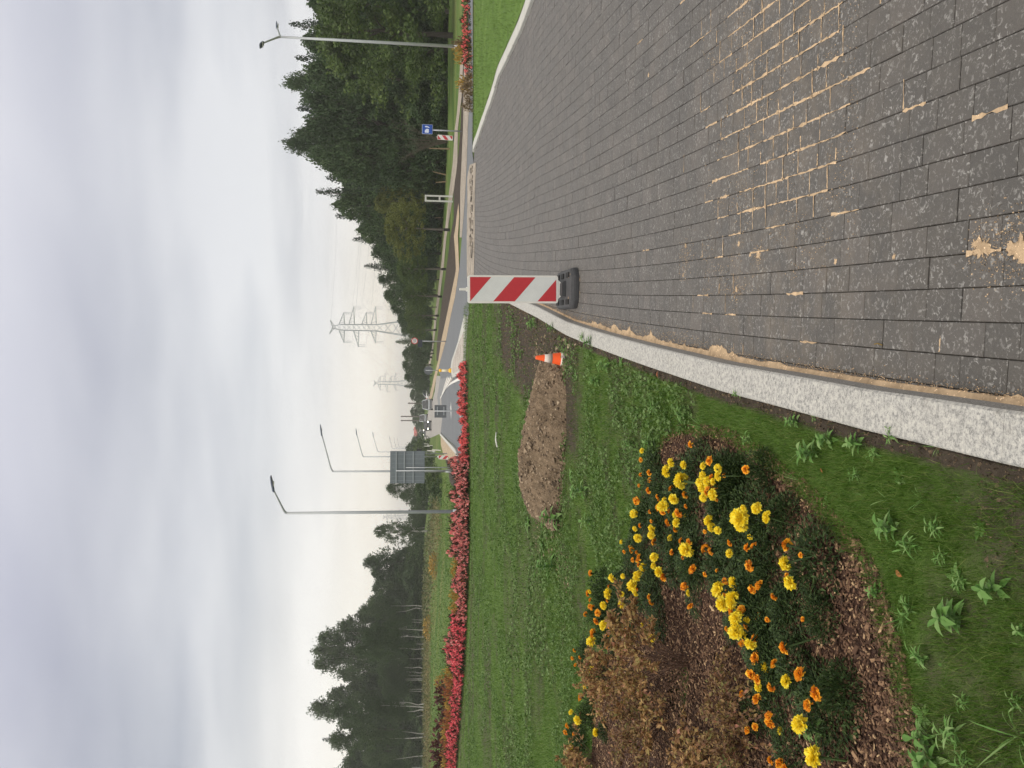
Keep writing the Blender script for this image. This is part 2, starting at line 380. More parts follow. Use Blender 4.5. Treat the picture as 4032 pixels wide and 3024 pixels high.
def np_mesh(name, V, Fq, mat, mi=None, smooth=False, attr=None):
    V = np.ascontiguousarray(V, dtype=np.float32); Fq = np.ascontiguousarray(Fq, dtype=np.int32); k = Fq.shape[1]
    me = bpy.data.meshes.new(name); me.vertices.add(len(V)); me.vertices.foreach_set('co', V.ravel())
    me.loops.add(Fq.size); me.loops.foreach_set('vertex_index', Fq.ravel())
    me.polygons.add(len(Fq)); me.polygons.foreach_set('loop_start', np.arange(0, Fq.size, k, dtype=np.int32))
    for m in (mat if isinstance(mat, (list, tuple)) else [mat]): me.materials.append(MATS[m])
    if mi is not None: me.polygons.foreach_set('material_index', np.asarray(mi, dtype=np.int32))
    me.polygons.foreach_set('use_smooth', np.full(len(Fq), smooth))
    if attr:
        for an, av in attr.items():
            a = me.attributes.new(an, 'FLOAT', 'POINT'); a.data.foreach_set('value', np.asarray(av, dtype=np.float32))
    me.update(); me.validate(); return me
def rotmats(rng, n, tilt=1.0):
    q = rng.normal(size=(n, 4)); q /= np.linalg.norm(q, axis=1)[:, None]
    w, x, y, z = q.T
    return np.stack([np.stack([1 - 2 * (y * y + z * z), 2 * (x * y - z * w), 2 * (x * z + y * w)], -1),
                     np.stack([2 * (x * y + z * w), 1 - 2 * (x * x + z * z), 2 * (y * z - x * w)], -1),
                     np.stack([2 * (x * z - y * w), 2 * (y * z + x * w), 1 - 2 * (x * x + y * y)], -1)], 1)
KITE = np.array([(0, -.5, 0), (.34, .02, .05), (0, .5, 0), (-.34, .02, .05)])
def leaves(P, size, rng, aspect=1.0):
    """kite shaped leaves with random orientation at points P"""
    n = len(P); sz = np.broadcast_to(size, (n,)) * rng.uniform(.65, 1.35, n)
    k = KITE * np.array((aspect, 1, 1)); M = rotmats(rng, n)
    V = np.einsum('nij,kj->nki', M, k) * sz[:, None, None] + P[:, None, :]
    return V.reshape(-1, 3), np.arange(4 * n).reshape(-1, 4)
def dleaves(P, D, size, rng, aspect=1.0, roll=None):
    """leaves growing from P along direction D"""
    n = len(P); D = D / (np.linalg.norm(D, axis=1)[:, None] + 1e-9); sz = np.broadcast_to(size, (n,)) * rng.uniform(.75, 1.25, n)
    up = np.tile((0., 0, 1.), (n, 1)) + rng.normal(0, .45, (n, 3)); A = np.cross(D, up); A /= np.linalg.norm(A, axis=1)[:, None] + 1e-9
    Nn = np.cross(A, D)
    b = np.stack([P, P + (D * .45 + A * .3 * aspect + Nn * .06) * sz[:, None], P + (D - Nn * .08) * sz[:, None], P + (D * .45 - A * .3 * aspect + Nn * .06) * sz[:, None]], 1)
    return b.reshape(-1, 3), np.arange(4 * n).reshape(-1, 4)
def join(parts):
    Vs, Fs, k = [], [], 0
    for V, F in parts: Vs.append(V); Fs.append(F + k); k += len(V)
    return np.concatenate(Vs), np.concatenate(Fs)

# noise helper (value noise) for masks
_rg = np.random.default_rng(5); _lat = _rg.random((256, 256))
def vnoise(x, y, s=1.0):
    x = np.asarray(x) * s + 77.3; y = np.asarray(y) * s + 31.7
    xi = np.floor(x).astype(int); yi = np.floor(y).astype(int); fx = x - xi; fy = y - yi
    fx = fx * fx * (3 - 2 * fx); fy = fy * fy * (3 - 2 * fy); g = lambda a, b: _lat[a % 256, b % 256]
    return (g(xi, yi) * (1 - fx) + g(xi + 1, yi) * fx) * (1 - fy) + (g(xi, yi + 1) * (1 - fx) + g(xi + 1, yi + 1) * fx) * fy
def fnoise(x, y, s=1.0, o=4):
    r = 0; a = .5; t = 0
    for i in range(o): r = r + a * vnoise(np.asarray(x) + i * 9.1, np.asarray(y) - i * 5.3, s * 2 ** i); t += a; a *= .55
    return r / t
def sstep(a, b, x): t = np.clip((np.asarray(x) - a) / (b - a), 0, 1); return t * t * (3 - 2 * t)
exec_order = []
# ================================================================== SETTING
rng = np.random.default_rng(11); random.seed(4)
# ground sheet out to the horizon
gx = np.unique(np.concatenate([-np.geomspace(30, 2200, 40), np.arange(-30, 31, 2.0), np.geomspace(30, 2200, 40)]))
gy = np.unique(np.concatenate([[-60, -30, -10, 0, 10, 20, 24, 26, 48, 150], np.arange(28, 100, 3.0), np.geomspace(100, 2600, 50)]))
GX, GY = np.meshgrid(gx, gy); GZ = gz(GX, GY) - np.where(GY < 25, .09, .02)
GZ = GZ + np.where((GX < -30) & (GY > 60), (fnoise(GX, GY, .02) - .5) * .8, 0)
nx, ny = len(gx), len(gy); idx = np.arange(nx * ny).reshape(ny, nx)
Q = np.stack([idx[:-1, :-1], idx[:-1, 1:], idx[1:, 1:], idx[1:, :-1]], -1).reshape(-1, 4)
props(link('ground', np_mesh('ground', np.stack([GX, GY, GZ], -1).reshape(-1, 3), Q, 'field', smooth=True)), kind='structure')

def sheet(name, pts, mat, dz, parent=None, px=True, fine=None, kind='structure', flat=None):
    P = [at(*p) if px else Vector((p[0], p[1], 0)) for p in pts]
    bm = bmesh.new(); f = bm.faces.new([bm.verts.new((p.x, p.y, 0)) for p in P])
    ys = [20, 48, 150]; xs = []
    if fine:
        y0, y1 = min(p.y for p in P), max(p.y for p in P); x0, x1 = min(p.x for p in P), max(p.x for p in P)
        ys += list(np.arange(y0, y1, fine)); xs = list(np.arange(x0, x1, fine))
    for y in ys: bmesh.ops.bisect_plane(bm, geom=bm.verts[:] + bm.edges[:] + bm.faces[:], plane_co=(0, y, 0), plane_no=(0, 1, 0))
    for x in xs: bmesh.ops.bisect_plane(bm, geom=bm.verts[:] + bm.edges[:] + bm.faces[:], plane_co=(x, 0, 0), plane_no=(1, 0, 0))
    for v in bm.verts: v.co.z = (float(gz(v.co.x, v.co.y)) if flat is None else flat) + dz
    bmesh.ops.triangulate(bm, faces=bm.faces[:]); bmesh.ops.recalc_face_normals(bm, faces=bm.faces[:])
    if sum(f.normal.z for f in bm.faces) < 0: bmesh.ops.reverse_faces(bm, faces=bm.faces[:])
    me = bpy.data.meshes.new(name); bm.to_mesh(me); bm.free(); me.materials.append(MATS[mat])
    o = link(name, me, parent)
    if parent is None: props(o, kind=kind)
    return o
def ribbon(name, pts, w, mat, dz, h=0.0, parent=None, px=True, kind='structure'):
    """strip of width w (to the left of travel) along points; h > 0 makes a raised strip"""
    P = [at(*p) if px else Vector((p[0], p[1], 0)) for p in pts]; b = B(); vs = []
    for i, p in enumerate(P):
        d = (P[min(i + 1, len(P) - 1)] - P[max(i - 1, 0)]); d.z = 0; d.normalize(); n = Vector((-d.y, d.x, 0))
        q = p + n * w
        z0 = float(gz(p.x, p.y)) + dz; z1 = float(gz(q.x, q.y)) + dz
        vs += [(p.x, p.y, z0 + h), (q.x, q.y, z1 + h)]
        if h: vs += [(p.x, p.y, z0 - .05), (q.x, q.y, z1 - .05)]
    s = 4 if h else 2; fs = []
    for i in range(len(P) - 1):
        a, c = i * s, (i + 1) * s; fs.append((a, c, c + 1, a + 1))
        if h: fs += [(a + 2, c + 2, c, a), (a + 1, c + 1, c + 3, a + 3)]
    if h: k = (len(P) - 1) * s; fs += [(0, 1, 3, 2), (k, k + 2, k + 3, k + 1)]
    b.add(vs, fs); o = b.build(name, mat, parent)
    if parent is None: props(o, kind=kind)
    return o

sheet('old_road', [(1741, 1650), (1737, 1560), (1736, 1480), (1718, 1480), (1712, 1540), (1703, 1573), (1692, 1600), (1676, 1650), (1667, 1690), (1661, 1712), (1660, 1730), (1668, 1733), (1700, 1722), (1735, 1706)], 'asphalt_old', .0)
sheet('ring_road', [(1868, 1090), (1868, 660), (1860, 600), (1862, 450), (1862, 100), (1862, -300), (1838, -300), (1846, 250), (1850, 380), (1843, 506), (1839, 640), (1833, 760), (1826, 860), (1819, 935), (1809, 1058), (1776, 1240), (1756, 1342), (1734, 1420), (1726, 1455), (1734, 1482), (1737, 1560), (1741, 1650), (1735, 1704), (1799, 1769), (1810, 1795), (1815, 1860), (1812, 2000), (1812, 2150), (1852, 2150), (1860, 1900), (1856, 1600), (1852, 1200)], 'asphalt_new', .004)
sheet('asphalt_patch', [(1757, 1488), (1745, 1530), (1732, 1566), (1736, 1640), (1726, 1640), (1722, 1560), (1733, 1492)], 'asphalt_mid', .008)
sheet('footpath', [(1826, 200), (1818, 380), (1803, 506), (1801, 640), (1785, 760), (1770, 860), (1758, 935), (1746, 1060), (1722, 1240), (1709, 1342), (1698, 1420), (1685, 1490), (1675, 1560), (1669, 1560), (1677, 1490), (1689, 1420), (1703, 1342), (1712, 1240), (1735, 1060), (1748, 935), (1757, 860), (1768, 760), (1783, 640), (1791, 506), (1805, 380), (1815, 200)], 'path', .004)
sheet('roadside_path', [(1860, 200), (1850, 380), (1843, 506), (1839, 640), (1833, 760), (1826, 860), (1819, 935), (1811, 935), (1812, 860), (1813, 760), (1818, 640), (1824, 506), (1826, 380), (1828, 200)], 'path', .012)
sheet('soil_strip', [(1828, 200), (1826, 380), (1823, 506), (1817, 640), (1813, 760), (1811, 830), (1789, 900), (1797, 1058), (1761, 1240), (1739, 1342), (1728, 1420), (1718, 1420), (1721, 1342), (1733, 1240), (1755, 1080), (1774, 930), (1787, 860), (1787, 760), (1791, 715), (1799, 660), (1806, 600), (1813, 506), (1819, 380), (1827, 200)], 'soil_dark', .008)
sheet('sand_verge', [(1804, 930), (1809, 1058), (1776, 1240), (1756, 1342), (1734, 1420), (1718, 1490), (1703, 1560), (1692, 1585), (1683, 1585), (1690, 1560), (1707, 1490), (1726, 1420), (1738, 1342), (1760, 1240), (1796, 1058), (1788, 930), (1799, 850), (1806, 800), (1809, 850)], 'sand_far', .012)
sheet('sand_bank', [(1735, 1713), (1737, 1752), (1745, 1784), (1771, 1819), (1793, 1871), (1800, 1852), (1803, 1790), (1796, 1772)], 'sand_far', .020, fine=2)
sheet('soil_bank', [(1745, 1784), (1771, 1819), (1793, 1871), (1806, 1900), (1806, 2130), (1790, 2130), (1782, 2020), (1776, 1930), (1765, 1850), (1752, 1800)], 'soil_dark', .012, fine=2)
ribbon('road_kerb', [(1735, 1704), (1767, 1737), (1799, 1769), (1809, 1795), (1814, 1860), (1812, 2000), (1811, 2140)], -.22, 'kerb_concrete', .0, .09)
ribbon('road_edge_line', [(1827, 1478), (1804, 1489), (1781, 1502), (1769, 1510), (1755, 1527), (1745, 1544), (1734, 1566)], .14, 'white_paint', .013)
# painted dashes on the dark lane
for k, (p, q, w) in enumerate([((1774, 1602), (1774, 1614), .55), ((1775, 1622), (1777, 1652), .75), ((1812, 1616), (1813, 1668), .8), ((1812, 1700), (1811, 1740), .3)]):
    ribbon('lane_marking', [p, q], w, 'white_paint', .013)
# splitter island: kerb ring, paved top
def raised(name, pts, h, mat, parent=None, px=True, base=-.05, dz=0.0, kind='structure'):
    P = [at(p[0], p[1], h) if px else Vector((p[0], p[1], 0)) for p in pts]; b = B(); n = len(P)
    vs = [(p.x, p.y, float(gz(p.x, p.y)) + h + dz) for p in P] + [(p.x, p.y, float(gz(p.x, p.y)) + base) for p in P]
    b.add(vs, [tuple(range(n))] + [(i, i + n, (i + 1) % n + n, (i + 1) % n) for i in range(n)])
    o = b.build(name, mat, parent)
    me = o.data; bm = bmesh.new(); bm.from_mesh(me); bmesh.ops.triangulate(bm, faces=[f for f in bm.faces if len(f.verts) > 4]); bm.to_mesh(me); bm.free()
    if parent is None: props(o, kind=kind)
    return o
isl = raised('traffic_island', [(1827, 1242), (1815, 1293), (1803, 1345), (1790, 1385), (1778, 1420), (1773, 1455), (1781, 1488), (1804, 1474), (1825, 1461), (1827, 1420), (1828, 1342), (1831, 1290), (1834, 1242)], .085, 'kerb_concrete')
raised('paving', [(1808, 1345), (1783, 1420), (1779, 1455), (1784, 1470), (1822, 1447), (1824, 1420), (1824, 1342), (1823, 1310)], .10, 'concrete_pave', isl, base=.03)
isl2 = raised('traffic_island', [(1758, 1488), (1783, 1490), (1769, 1509), (1755, 1526), (1744, 1543), (1738, 1555)], .05, 'concrete_pave')
for t in range(3):
    f0 = .15 + t * .3
    a, c = at(1758 + 25 * f0, 1489, .055), at(1738 + 6 * f0, 1555, .055)
    b = B(); b.add([(a.x, a.y, a.z + .003), (a.x + .16, a.y, a.z + .003), (c.x + .10, c.y, c.z + .003), (c.x, c.y, c.z + .003)], [(0, 1, 2, 3)]); b.build('stripe', 'white_paint', isl2)
# ---- kerb lines of the central island
KY = np.array([-4, 0, 1.918, 2.232, 2.648, 3.217, 3.982, 4.542, 5.312, 6.057, 7.141, 8.365, 10.3, 14.5, 19, 23, 26])
KX = np.array([-.50, -.30, -.201, -.176, -.148, -.096, -.030, .032, .118, .205, .338, .500, .819, 1.45, 2.05, 2.42, 2.5])
def K(y): return np.interp(y, KY, KX)
KW = .139
def kerb_run(name, fx, y0, y1, w, h, batter, seg, gap, mats, side=1, jit=0.0, npc=4):
    root = link(name, None); props(root, kind='structure'); y = y0
    while y < y1:
        ye = min(y + seg, y1); b = B(); vs = []; j = random.uniform(-jit, jit); hz = 0.0
        ysub = np.linspace(y, ye - gap, npc)
        for yy in ysub:
            x = float(fx(yy)) + j; sl = float(fx(yy + .1) - fx(yy - .1)) / .2; nrm = Vector((1, -sl, 0)).normalized() * side
            prof = [(0, -.12), (0, h - .006), (.006, h), (w - .008, h), (w, h - .008), (w + batter, -.12)]
            for u, z in prof: vs.append((x + nrm.x * u, yy + nrm.y * u, z + (hz if z > 0 else 0)))
        n = 6; fs, ms = [], []
        for i in range(npc - 1):
            for k in range(n - 1): fs.append((i * n + k, (i + 1) * n + k, (i + 1) * n + k + 1, i * n + k + 1)); ms.append(1 if k == 4 else 0)
        fs += [tuple(range(n)), tuple((npc - 1) * n + k for k in range(n))]; ms += [0, 0]
        b.add(vs, fs); b.m = ms; b.build('kerb_stone', mats, root); y = ye
    return root
kerb_run('granite_kerb', K, -2.0, 24.5, KW, .10, .012, 1.0, .0012, ['granite', 'granite_face'])
# ---- far kerb on the right of the paving
rn = [(2098, 0), (2060, 110), (2012, 300), (1970, 300)]
RK = [at(1700 + a / 2.37, c / 2.37) for a, c in ((948, 0), (905, 140), (830, 330), (735, 520), (640, 710), (590, 880), (520, 1080), (450, 1320), (410, 1480), (395, 1560))]
RKY = np.array([-4, 2, 6] + [p.y for p in RK]); RKX = np.array([RK[0].x - 3.6, RK[0].x - 2.2, RK[0].x - 1.25] + [p.x for p in RK])
o_ = np.argsort(RKY); RKY, RKX = RKY[o_], RKX[o_]
def RKf(y): return np.interp(y, RKY, RKX)
kerb_run('verge_kerb', RKf, 1.0, 23.6, .20, .05, .0, .78, .012, ['kerb_concrete', 'kerb_concrete'], jit=.022, npc=3) if False else None
def verge_kerb():
    root = link('verge_kerb', None); props(root, kind='structure'); y = 1.0
    while y < 23.6:
        ye = min(y + .8, 23.6); j = random.uniform(-.02, .02); b = B(); vs = []
        for yy in (y, ye - .012):
            x = float(RKf(yy)) + j; vs += [(x, yy, -.1), (x, yy, .045), (x + .012, yy, .055), (x + .20, yy, .055), (x + .20, yy, -.1)]
        b.add(vs, [(i, i + 5, i + 6, i + 1) for i in range(4)] + [(0, 1, 2, 3, 4), (5, 6, 7, 8, 9)]); b.build('kerb_stone', 'kerb_concrete', root); y = ye
verge_kerb()
# ---- block paving
def X0(y): return .372 + .086 * (y - 2.05) + .003 * (y - 2.05) ** 2
def fan(y): return 1 + .03 * np.clip(np.asarray(y) - 3, -3, 8)
def course(k, y): return X0(y) + .1 * k * (fan(y) if k > 0 else 1.0)
bed_rows = np.arange(.0, 24.01, .5); vs = []
for y in bed_rows: vs += [(float(K(y)) + .05, y, -.007), (min(float(RKf(y)) + .05, .62 * y + 2.6), y, -.007)]
b = B(); b.add(vs, [(2 * i, 2 * i + 1, 2 * i + 3, 2 * i + 2) for i in range(len(bed_rows) - 1)])
pave = b.build('pavement', 'joint_bed'); props(pave, kind='structure')
blocks = []; sandq = []
def sandp(x, y):
    band = float(sstep(2.75, 3.1, y) * (1 - sstep(3.9, 4.9, y))); n = float(fnoise(x, y, 1.7)); n2 = float(vnoise(x, y, 6))
    core = float(sstep(2.95, 3.15, y) * (1 - sstep(3.75, 4.35, y)) * sstep(.70, .85, x))
    p = band * (.10 + .5 * float(sstep(.5, .9, x - .1 * (y - 3)))) + core * 1.1
    p += .05 * float(1 - sstep(2.3, 2.9, y)); p += .06 * float(sstep(.50, .64, n)) * float(1 - sstep(5, 7, y))
    return p * (.45 + .75 * n + .35 * (n2 - .5))
SLOPE = lambda k, y: (float(course(k, y + .1)) - float(course(k, y - .1))) / .2
for k in range(-12, 84):
    y = .5 + random.random() * .1
    while y < 23.75:
        l = random.choice((.12, .14, .15, .17, .20)); y1 = y + l; ym = (y + y1) / 2
        xl, xr = float(course(k, ym)), float(course(k + 1, ym)); xm = (xl + xr) / 2
        if xm > float(K(ym)) + KW - .06 and xm < float(RKf(ym)) + .02 and xm < .62 * ym + 2.3:
            blocks.append((k, y, y1, xl, xr, xm, ym))
        y = y1
JW = .0015
def infr(xm, ym): return abs(xm) < (1512 / FPX) * (ym * math.cos(TH) + .2) + .12 and ym > 1.9
vis = sorted([b for b in blocks if infr(b[5], b[6])], key=lambda b: b[5] ** 2 * .6 + b[6] ** 2)
near = set(id(b) for b in vis[:300])
CH = .0028
def block_verts(c):   # four corners, counter clockwise, top z
    ctr = sum(c, Vector()) / 4; v = []
    for p in c: d = (ctr - p); d.z = 0; d = d.normalized() * (CH * 1.4); v.append(p + d)
    v += [p - Vector((0, 0, CH * .8)) for p in c]; v += [Vector((p.x, p.y, p.z - .03)) for p in c]; return v
BF = [(0, 1, 2, 3)] + [(4 + i, 4 + (i + 1) % 4, (i + 1) % 4, i) for i in range(4)] + [(8 + i, 8 + (i + 1) % 4, 4 + (i + 1) % 4, 4 + i) for i in range(4)]
lib = {}
def unit_block(l):
    if l not in lib:
        b = B(); h, w = l / 2 - JW * .5, .05 - JW
        b.add(block_verts([Vector((-w, -h, 0)), Vector((w, -h, 0)), Vector((w, h, 0)), Vector((-w, h, 0))]), BF)
        me = bpy.data.meshes.new('paving_block'); me.from_pydata(b.v, [], b.f); me.materials.append(MATS['paver']); me.update(); lib[l] = me
    return lib[l]
far = B()
for bl in blocks:
    k, y0, y1, xl, xr, xm, ym = bl; z = random.gauss(0, .0009)
    if id(bl) in near:
        o = link('paving_block', unit_block(round(y1 - y0, 2)), pave, (xm, ym, z), (random.gauss(0, .003), random.gauss(0, .004), -math.atan(SLOPE(k, ym))), ((xr - xl) / .1, 1, 1))
    else:
        j = JW; cs = []
        for (kk, yy, sx, sy) in ((k, y0, 1, 1), (k + 1, y0, -1, 1), (k + 1, y1, -1, -1), (k, y1, 1, -1)):
            cs.append(Vector((float(course(kk, yy)) + sx * j, yy + sy * j * .5, z + random.gauss(0, .0007))))
        far.add(block_verts(cs), BF)
    # loose sand lying in the joints
    if ym < 8:
        def rib(a, c, w0, w1):
            a, c = Vector(a), Vector(c); d = (c - a).normalized(); n = Vector((-d.y, d.x, 0))
            m = 7; pts = []
            for i in range(m + 1):
                t = i / m; w = (w0 + (w1 - w0) * t) * random.choice((.15, .5, .8, 1.0, 1.0, 1.3, 1.7)) * random.uniform(.7, 1.2); p = a.lerp(c, t) + n * random.gauss(0, .0012); pts += [p + n * w / 2, p - n * w / 2]
            sandq.append((pts, m))
        p = sandp(xl, ym)
        if random.random() < p: rib((float(course(k, y0)), y0 - .004, .0012), (float(course(k, y1)), y1 + .004, .0012), random.uniform(.005, .013), random.uniform(.005, .012))
        p = sandp(xm, y0)
        if random.random() < p * .8: rib((xl, y0 + random.gauss(0, .001), .0011), (xl + (xr - xl) * (1 if random.random() < .7 else .5), y0, .0011), random.uniform(.004, .009), random.uniform(.003, .007))
fb = far.build('paving_block', 'paver', pave); props(fb, kind='stuff')
sb = B()
for pts, m in sandq: sb.add(pts, [(2 * i, 2 * i + 1, 2 * i + 3, 2 * i + 2) for i in range(m)])
props(sb.build('joint_sand', 'sand', pave), kind='stuff')
# sand line along the foot of the kerb, with spills over the paving
vs = []; ys_ = np.arange(-1, 14.5, .022)
for i, y in enumerate(ys_):
    x = float(K(y)) + KW + .008; n = float(fnoise(y, 3.3, 14, 3)); sp_ = float(sstep(3.3, 4.2, y) * (1 - sstep(6.5, 8.2, y)))
    w = .012 + .008 * n + sp_ * (.006 + .15 * max(0, float(fnoise(y, 9.1, 5.5, 4)) - .45)) * (1 + 1.2 * max(0, math.sin(y * 43)) * n)
    vs += [(x - .012, y, .012), (x + w * .55, y, .0065), (x + w, y, .0012)]
b = B(); b.add(vs, [(3 * i + a, 3 * i + a + 1, 3 * i + a + 4, 3 * i + a + 3) for i in range(len(ys_) - 1) for a in (0, 1)])
props(b.build('kerb_sand', 'sand', smooth=True), kind='stuff')
# small heaps of sand on the paving
hb = B()
for px, py, r in ((3866, 975, .028), (3840, 962, .012), (4018, 985, .036), (3990, 975, .018), (3895, 990, .008), (2985, 1005, .018), (2955, 1003, .011), (2910, 960, .012), (2700, 970, .014), (2690, 1085, .010), (2900, 1140, .014), (3290, 1030, .010), (2554, 295, .014), (3520, 1010, .009)):
    p = at(px, py, flat=0.0); n = 26; vs = [(p.x, p.y, r * .22 + .001)]
    for ring, rr in ((0, .6), (1, 1)):
        for i in range(n):
            t = 2 * math.pi * i / n; q = rr * r * random.uniform(.5, 1.45); vs.append((p.x + math.cos(t) * q, p.y + math.sin(t) * q * 1.2, (r * .14 * random.uniform(.6, 1.3) if ring == 0 else .0008)))
    fs = [(0, 1 + i, 1 + (i + 1) % n) for i in range(n)] + [(1 + i, 1 + n + i, 1 + n + (i + 1) % n, 1 + (i + 1) % n) for i in range(n)]
    hb.add(vs, fs)
props(hb.build('spilt_sand', 'sand', smooth=True), kind='stuff')
# loose grains round the heaps, in the sanded joints and along the kerb
gp = []
for px, py, r in ((3866, 975, .035), (4018, 985, .045), (2985, 1005, .03), (3950, 980, .06), (2700, 1020, .06), (2900, 1140, .04)):
    p = at(px, py, flat=0.0); m = int(4200 * r); q = np.random.default_rng(int(px)).normal(0, r * 1.2, (m, 2)); gp.append(np.stack([p.x + q[:, 0], p.y + q[:, 1], np.full(m, .0015)], -1))
q = rng.random((5200, 2)); yy = 2.9 + q[:, 0] * 1.7; xx = .45 + q[:, 1] * 1.5; k = fnoise(xx, yy, 5, 3) > .5; gp.append(np.stack([xx[k], yy[k], np.full(k.sum(), .0012)], -1))
yy = 1.8 + rng.random(6000) ** 1.2 * 9; xx = K(yy) + KW + .01 + np.abs(rng.normal(0, .018 + .03 * sstep(3.5, 5, yy), 6000)); gp.append(np.stack([xx, yy, np.full(6000, .0025)], -1))
gp = np.concatenate(gp); Vg, Fg = leaves(gp, .0042, rng, 1.8)
props(link('sand_grains', np_mesh('sand_grains', Vg, Fg, 'sand')), kind='stuff')
# bits of rubble at the end of the paving
sheet('sand_edge', [(1884, 640), (1880, 800), (1880, 940), (1877, 1095), (1857, 1095), (1857, 930), (1859, 800), (1859, 700), (1866, 650)], 'path', .008, flat=0.0)
rb = B()
for i in range(54):
    p = at(random.uniform(1854, 1864), random.uniform(660, 1010), flat=.0); s = random.uniform(.03, .12)
    rb.box((p.x, p.y, p.z + s * .2 + .004), (s * random.uniform(.8, 2.2), s, s * random.uniform(.3, .7)), random.choice((0, 0, 1)), Matrix.Rotation(random.random() * 3, 3, 'Z') @ Matrix.Rotation(random.gauss(0, .3), 3, 'X'))
props(rb.build('rubble', ['path', 'bark_grey'], bevel=0), kind='stuff')
# ---- lawn of the central island (fine sheet, soil mask as attribute)
def yfar(x): return np.interp(x, [-40, -28, -13, -9.65, -7, -3.3, .5, 2.5], [52, 40, 31, 28, 26, 25, 26, 24.6])
def soil(x, y):
    d = K(y) - x
    s = (1 - sstep(.0, .10, d)) * .9
    s = np.maximum(s, (1 - sstep(.25, .55, d)) * .42 * (1 - sstep(2.0, 2.5, y)))
    s = np.maximum(s, .56 * sstep(7.0, 8.4, y) * (1 - sstep(14, 19, y)) * (1 - sstep(.9, 1.7, d)))
    s = np.maximum(s, .30 * sstep(.50, .62, fnoise(x, y, 1.1)))
    s = np.maximum(s, .34 * (1 - sstep(3.0, 4.2, y)) * sstep(.46, .60, fnoise(x + 3, y, 2.6)))
    s = np.maximum(s, .38 * sstep(10, 14, y) * sstep(.52, .62, fnoise(x * .5, y * 1.6, .8)))
    return s
def zl(x, y): return .072 + (fnoise(x, y, 3.0) - .5) * .022 + (fnoise(x, y, .35) - .5) * .06 * sstep(5, 9, y)
ss = np.concatenate([np.linspace(0, .12, 30), np.linspace(.125, .6, 150), np.linspace(.605, 1, 60)]); qq = 1 - (1 - np.linspace(0, 1, 220)) ** 2.2
SS, QQ = np.meshgrid(ss, qq, indexing='ij'); YY = -2 + 26.6 * SS; XX = -34 + (K(YY) - .004 + 34) * QQ
YY = YY + (yfar(XX) - 24.6) * SS ** 4 * (XX < 2.0)
ZZ = zl(XX, YY); ZZ = np.where(QQ > .9999, .066, ZZ)
nr, nc = SS.shape; idx = np.arange(nr * nc).reshape(nr, nc)
Q = np.stack([idx[:-1, :-1], idx[:-1, 1:], idx[1:, 1:], idx[1:, :-1]], -1).reshape(-1, 4)
props(link('lawn', np_mesh('lawn', np.stack([XX, YY, ZZ], -1).reshape(-1, 3), Q, 'lawn', smooth=True, attr={'soil': soil(XX, YY).ravel()})), kind='structure')
# right hand verge
vy = np.arange(.5, 24.0, .5); rows = []
for y in vy:
    x0 = float(RKf(y)) + .19; rows.append([(x0 + t * (16 + .0 * y), y, .045 + .03 * float(fnoise(x0 + t * 16, y, .8)) - (.0 if y < 22 else (y - 22) * .02)) for t in np.linspace(0, 1, 24)])
VV = np.array(rows); nr, nc = VV.shape[:2]; idx = np.arange(nr * nc).reshape(nr, nc)
Q = np.stack([idx[:-1, :-1], idx[:-1, 1:], idx[1:, 1:], idx[1:, :-1]], -1).reshape(-1, 4)
props(link('verge_lawn', np_mesh('verge_lawn', VV.reshape(-1, 3), Q, 'lawn_light', smooth=True, attr={'soil': np.full(nr * nc, .0)})), kind='structure')
# ---- bark mulch bed
bo = [(-.303, 4.911), (-.247, 4.213), (-.281, 3.711), (-.361, 3.36), (-.431, 3.087), (-.515, 2.89), (-.589, 2.715), (-.729, 2.588), (-.871, 2.513), (-1.01, 2.455), (-1.169, 2.413), (-1.5, 2.36), (-2.4, 2.35), (-3.6, 2.9), (-4.6, 4.2), (-4.6, 6.0), (-3.9, 7.0), (-2.8, 6.95), (-1.75, 6.25), (-1.1, 5.75), (-.62, 5.35)]
bo = [Vector((x, y, 0)) for x, y in bo]; ctr = Vector((-1.6, 4.5, 0)); P = []
n = len(bo)
for i in range(n):
    for t in np.linspace(0, 1, 6, endpoint=False):
        a, b_, c, d = bo[i - 1], bo[i], bo[(i + 1) % n], bo[(i + 2) % n]
        P.append(.5 * ((2 * b_) + (c - a) * t + (2 * a - 5 * b_ + 4 * c - d) * t * t + (3 * b_ - a - 3 * c + d) * t ** 3))
BED = np.array([(p.x, p.y) for p in P])
def inbed(x, y, grow=1.0):
    px_, py_ = (BED[:, 0] - ctr.x) * grow + ctr.x, (BED[:, 1] - ctr.y) * grow + ctr.y
    x, y = np.asarray(x), np.asarray(y); r = np.zeros(x.shape, bool); j = len(px_) - 1
    for i in range(len(px_)):
        c = ((py_[i] > y) != (py_[j] > y)) & (x < (px_[j] - px_[i]) * (y - py_[i]) / (py_[j] - py_[i] + 1e-12) + px_[i]); r ^= c; j = i
    return r
def bedz(x, y):
    f = .0
    for g, h in ((.985, .018), (.93, .02), (.8, .02), (.6, .015)): f = f + np.where(inbed(x, y, g), h, 0)
    return .075 + f + (fnoise(x, y, 5) - .5) * .03
m = len(P); vs = []; rings = [1.0, .985, .95, .88, .78, .65, .5, .35, .2, .08]
for r in rings:
    for p in P: q = ctr + (p - ctr) * r; vs.append((q.x, q.y, .060 if r == 1.0 else .072 + .07 * min(1, (1 - r) * 3) + (float(fnoise(q.x, q.y, 5)) - .5) * .03))
b = B(); b.add(vs, [(i * m + k, i * m + (k + 1) % m, (i + 1) * m + (k + 1) % m, (i + 1) * m + k) for i in range(len(rings) - 1) for k in range(m)])
props(b.build('mulch_bed', 'mulch_base', smooth=True), kind='structure')
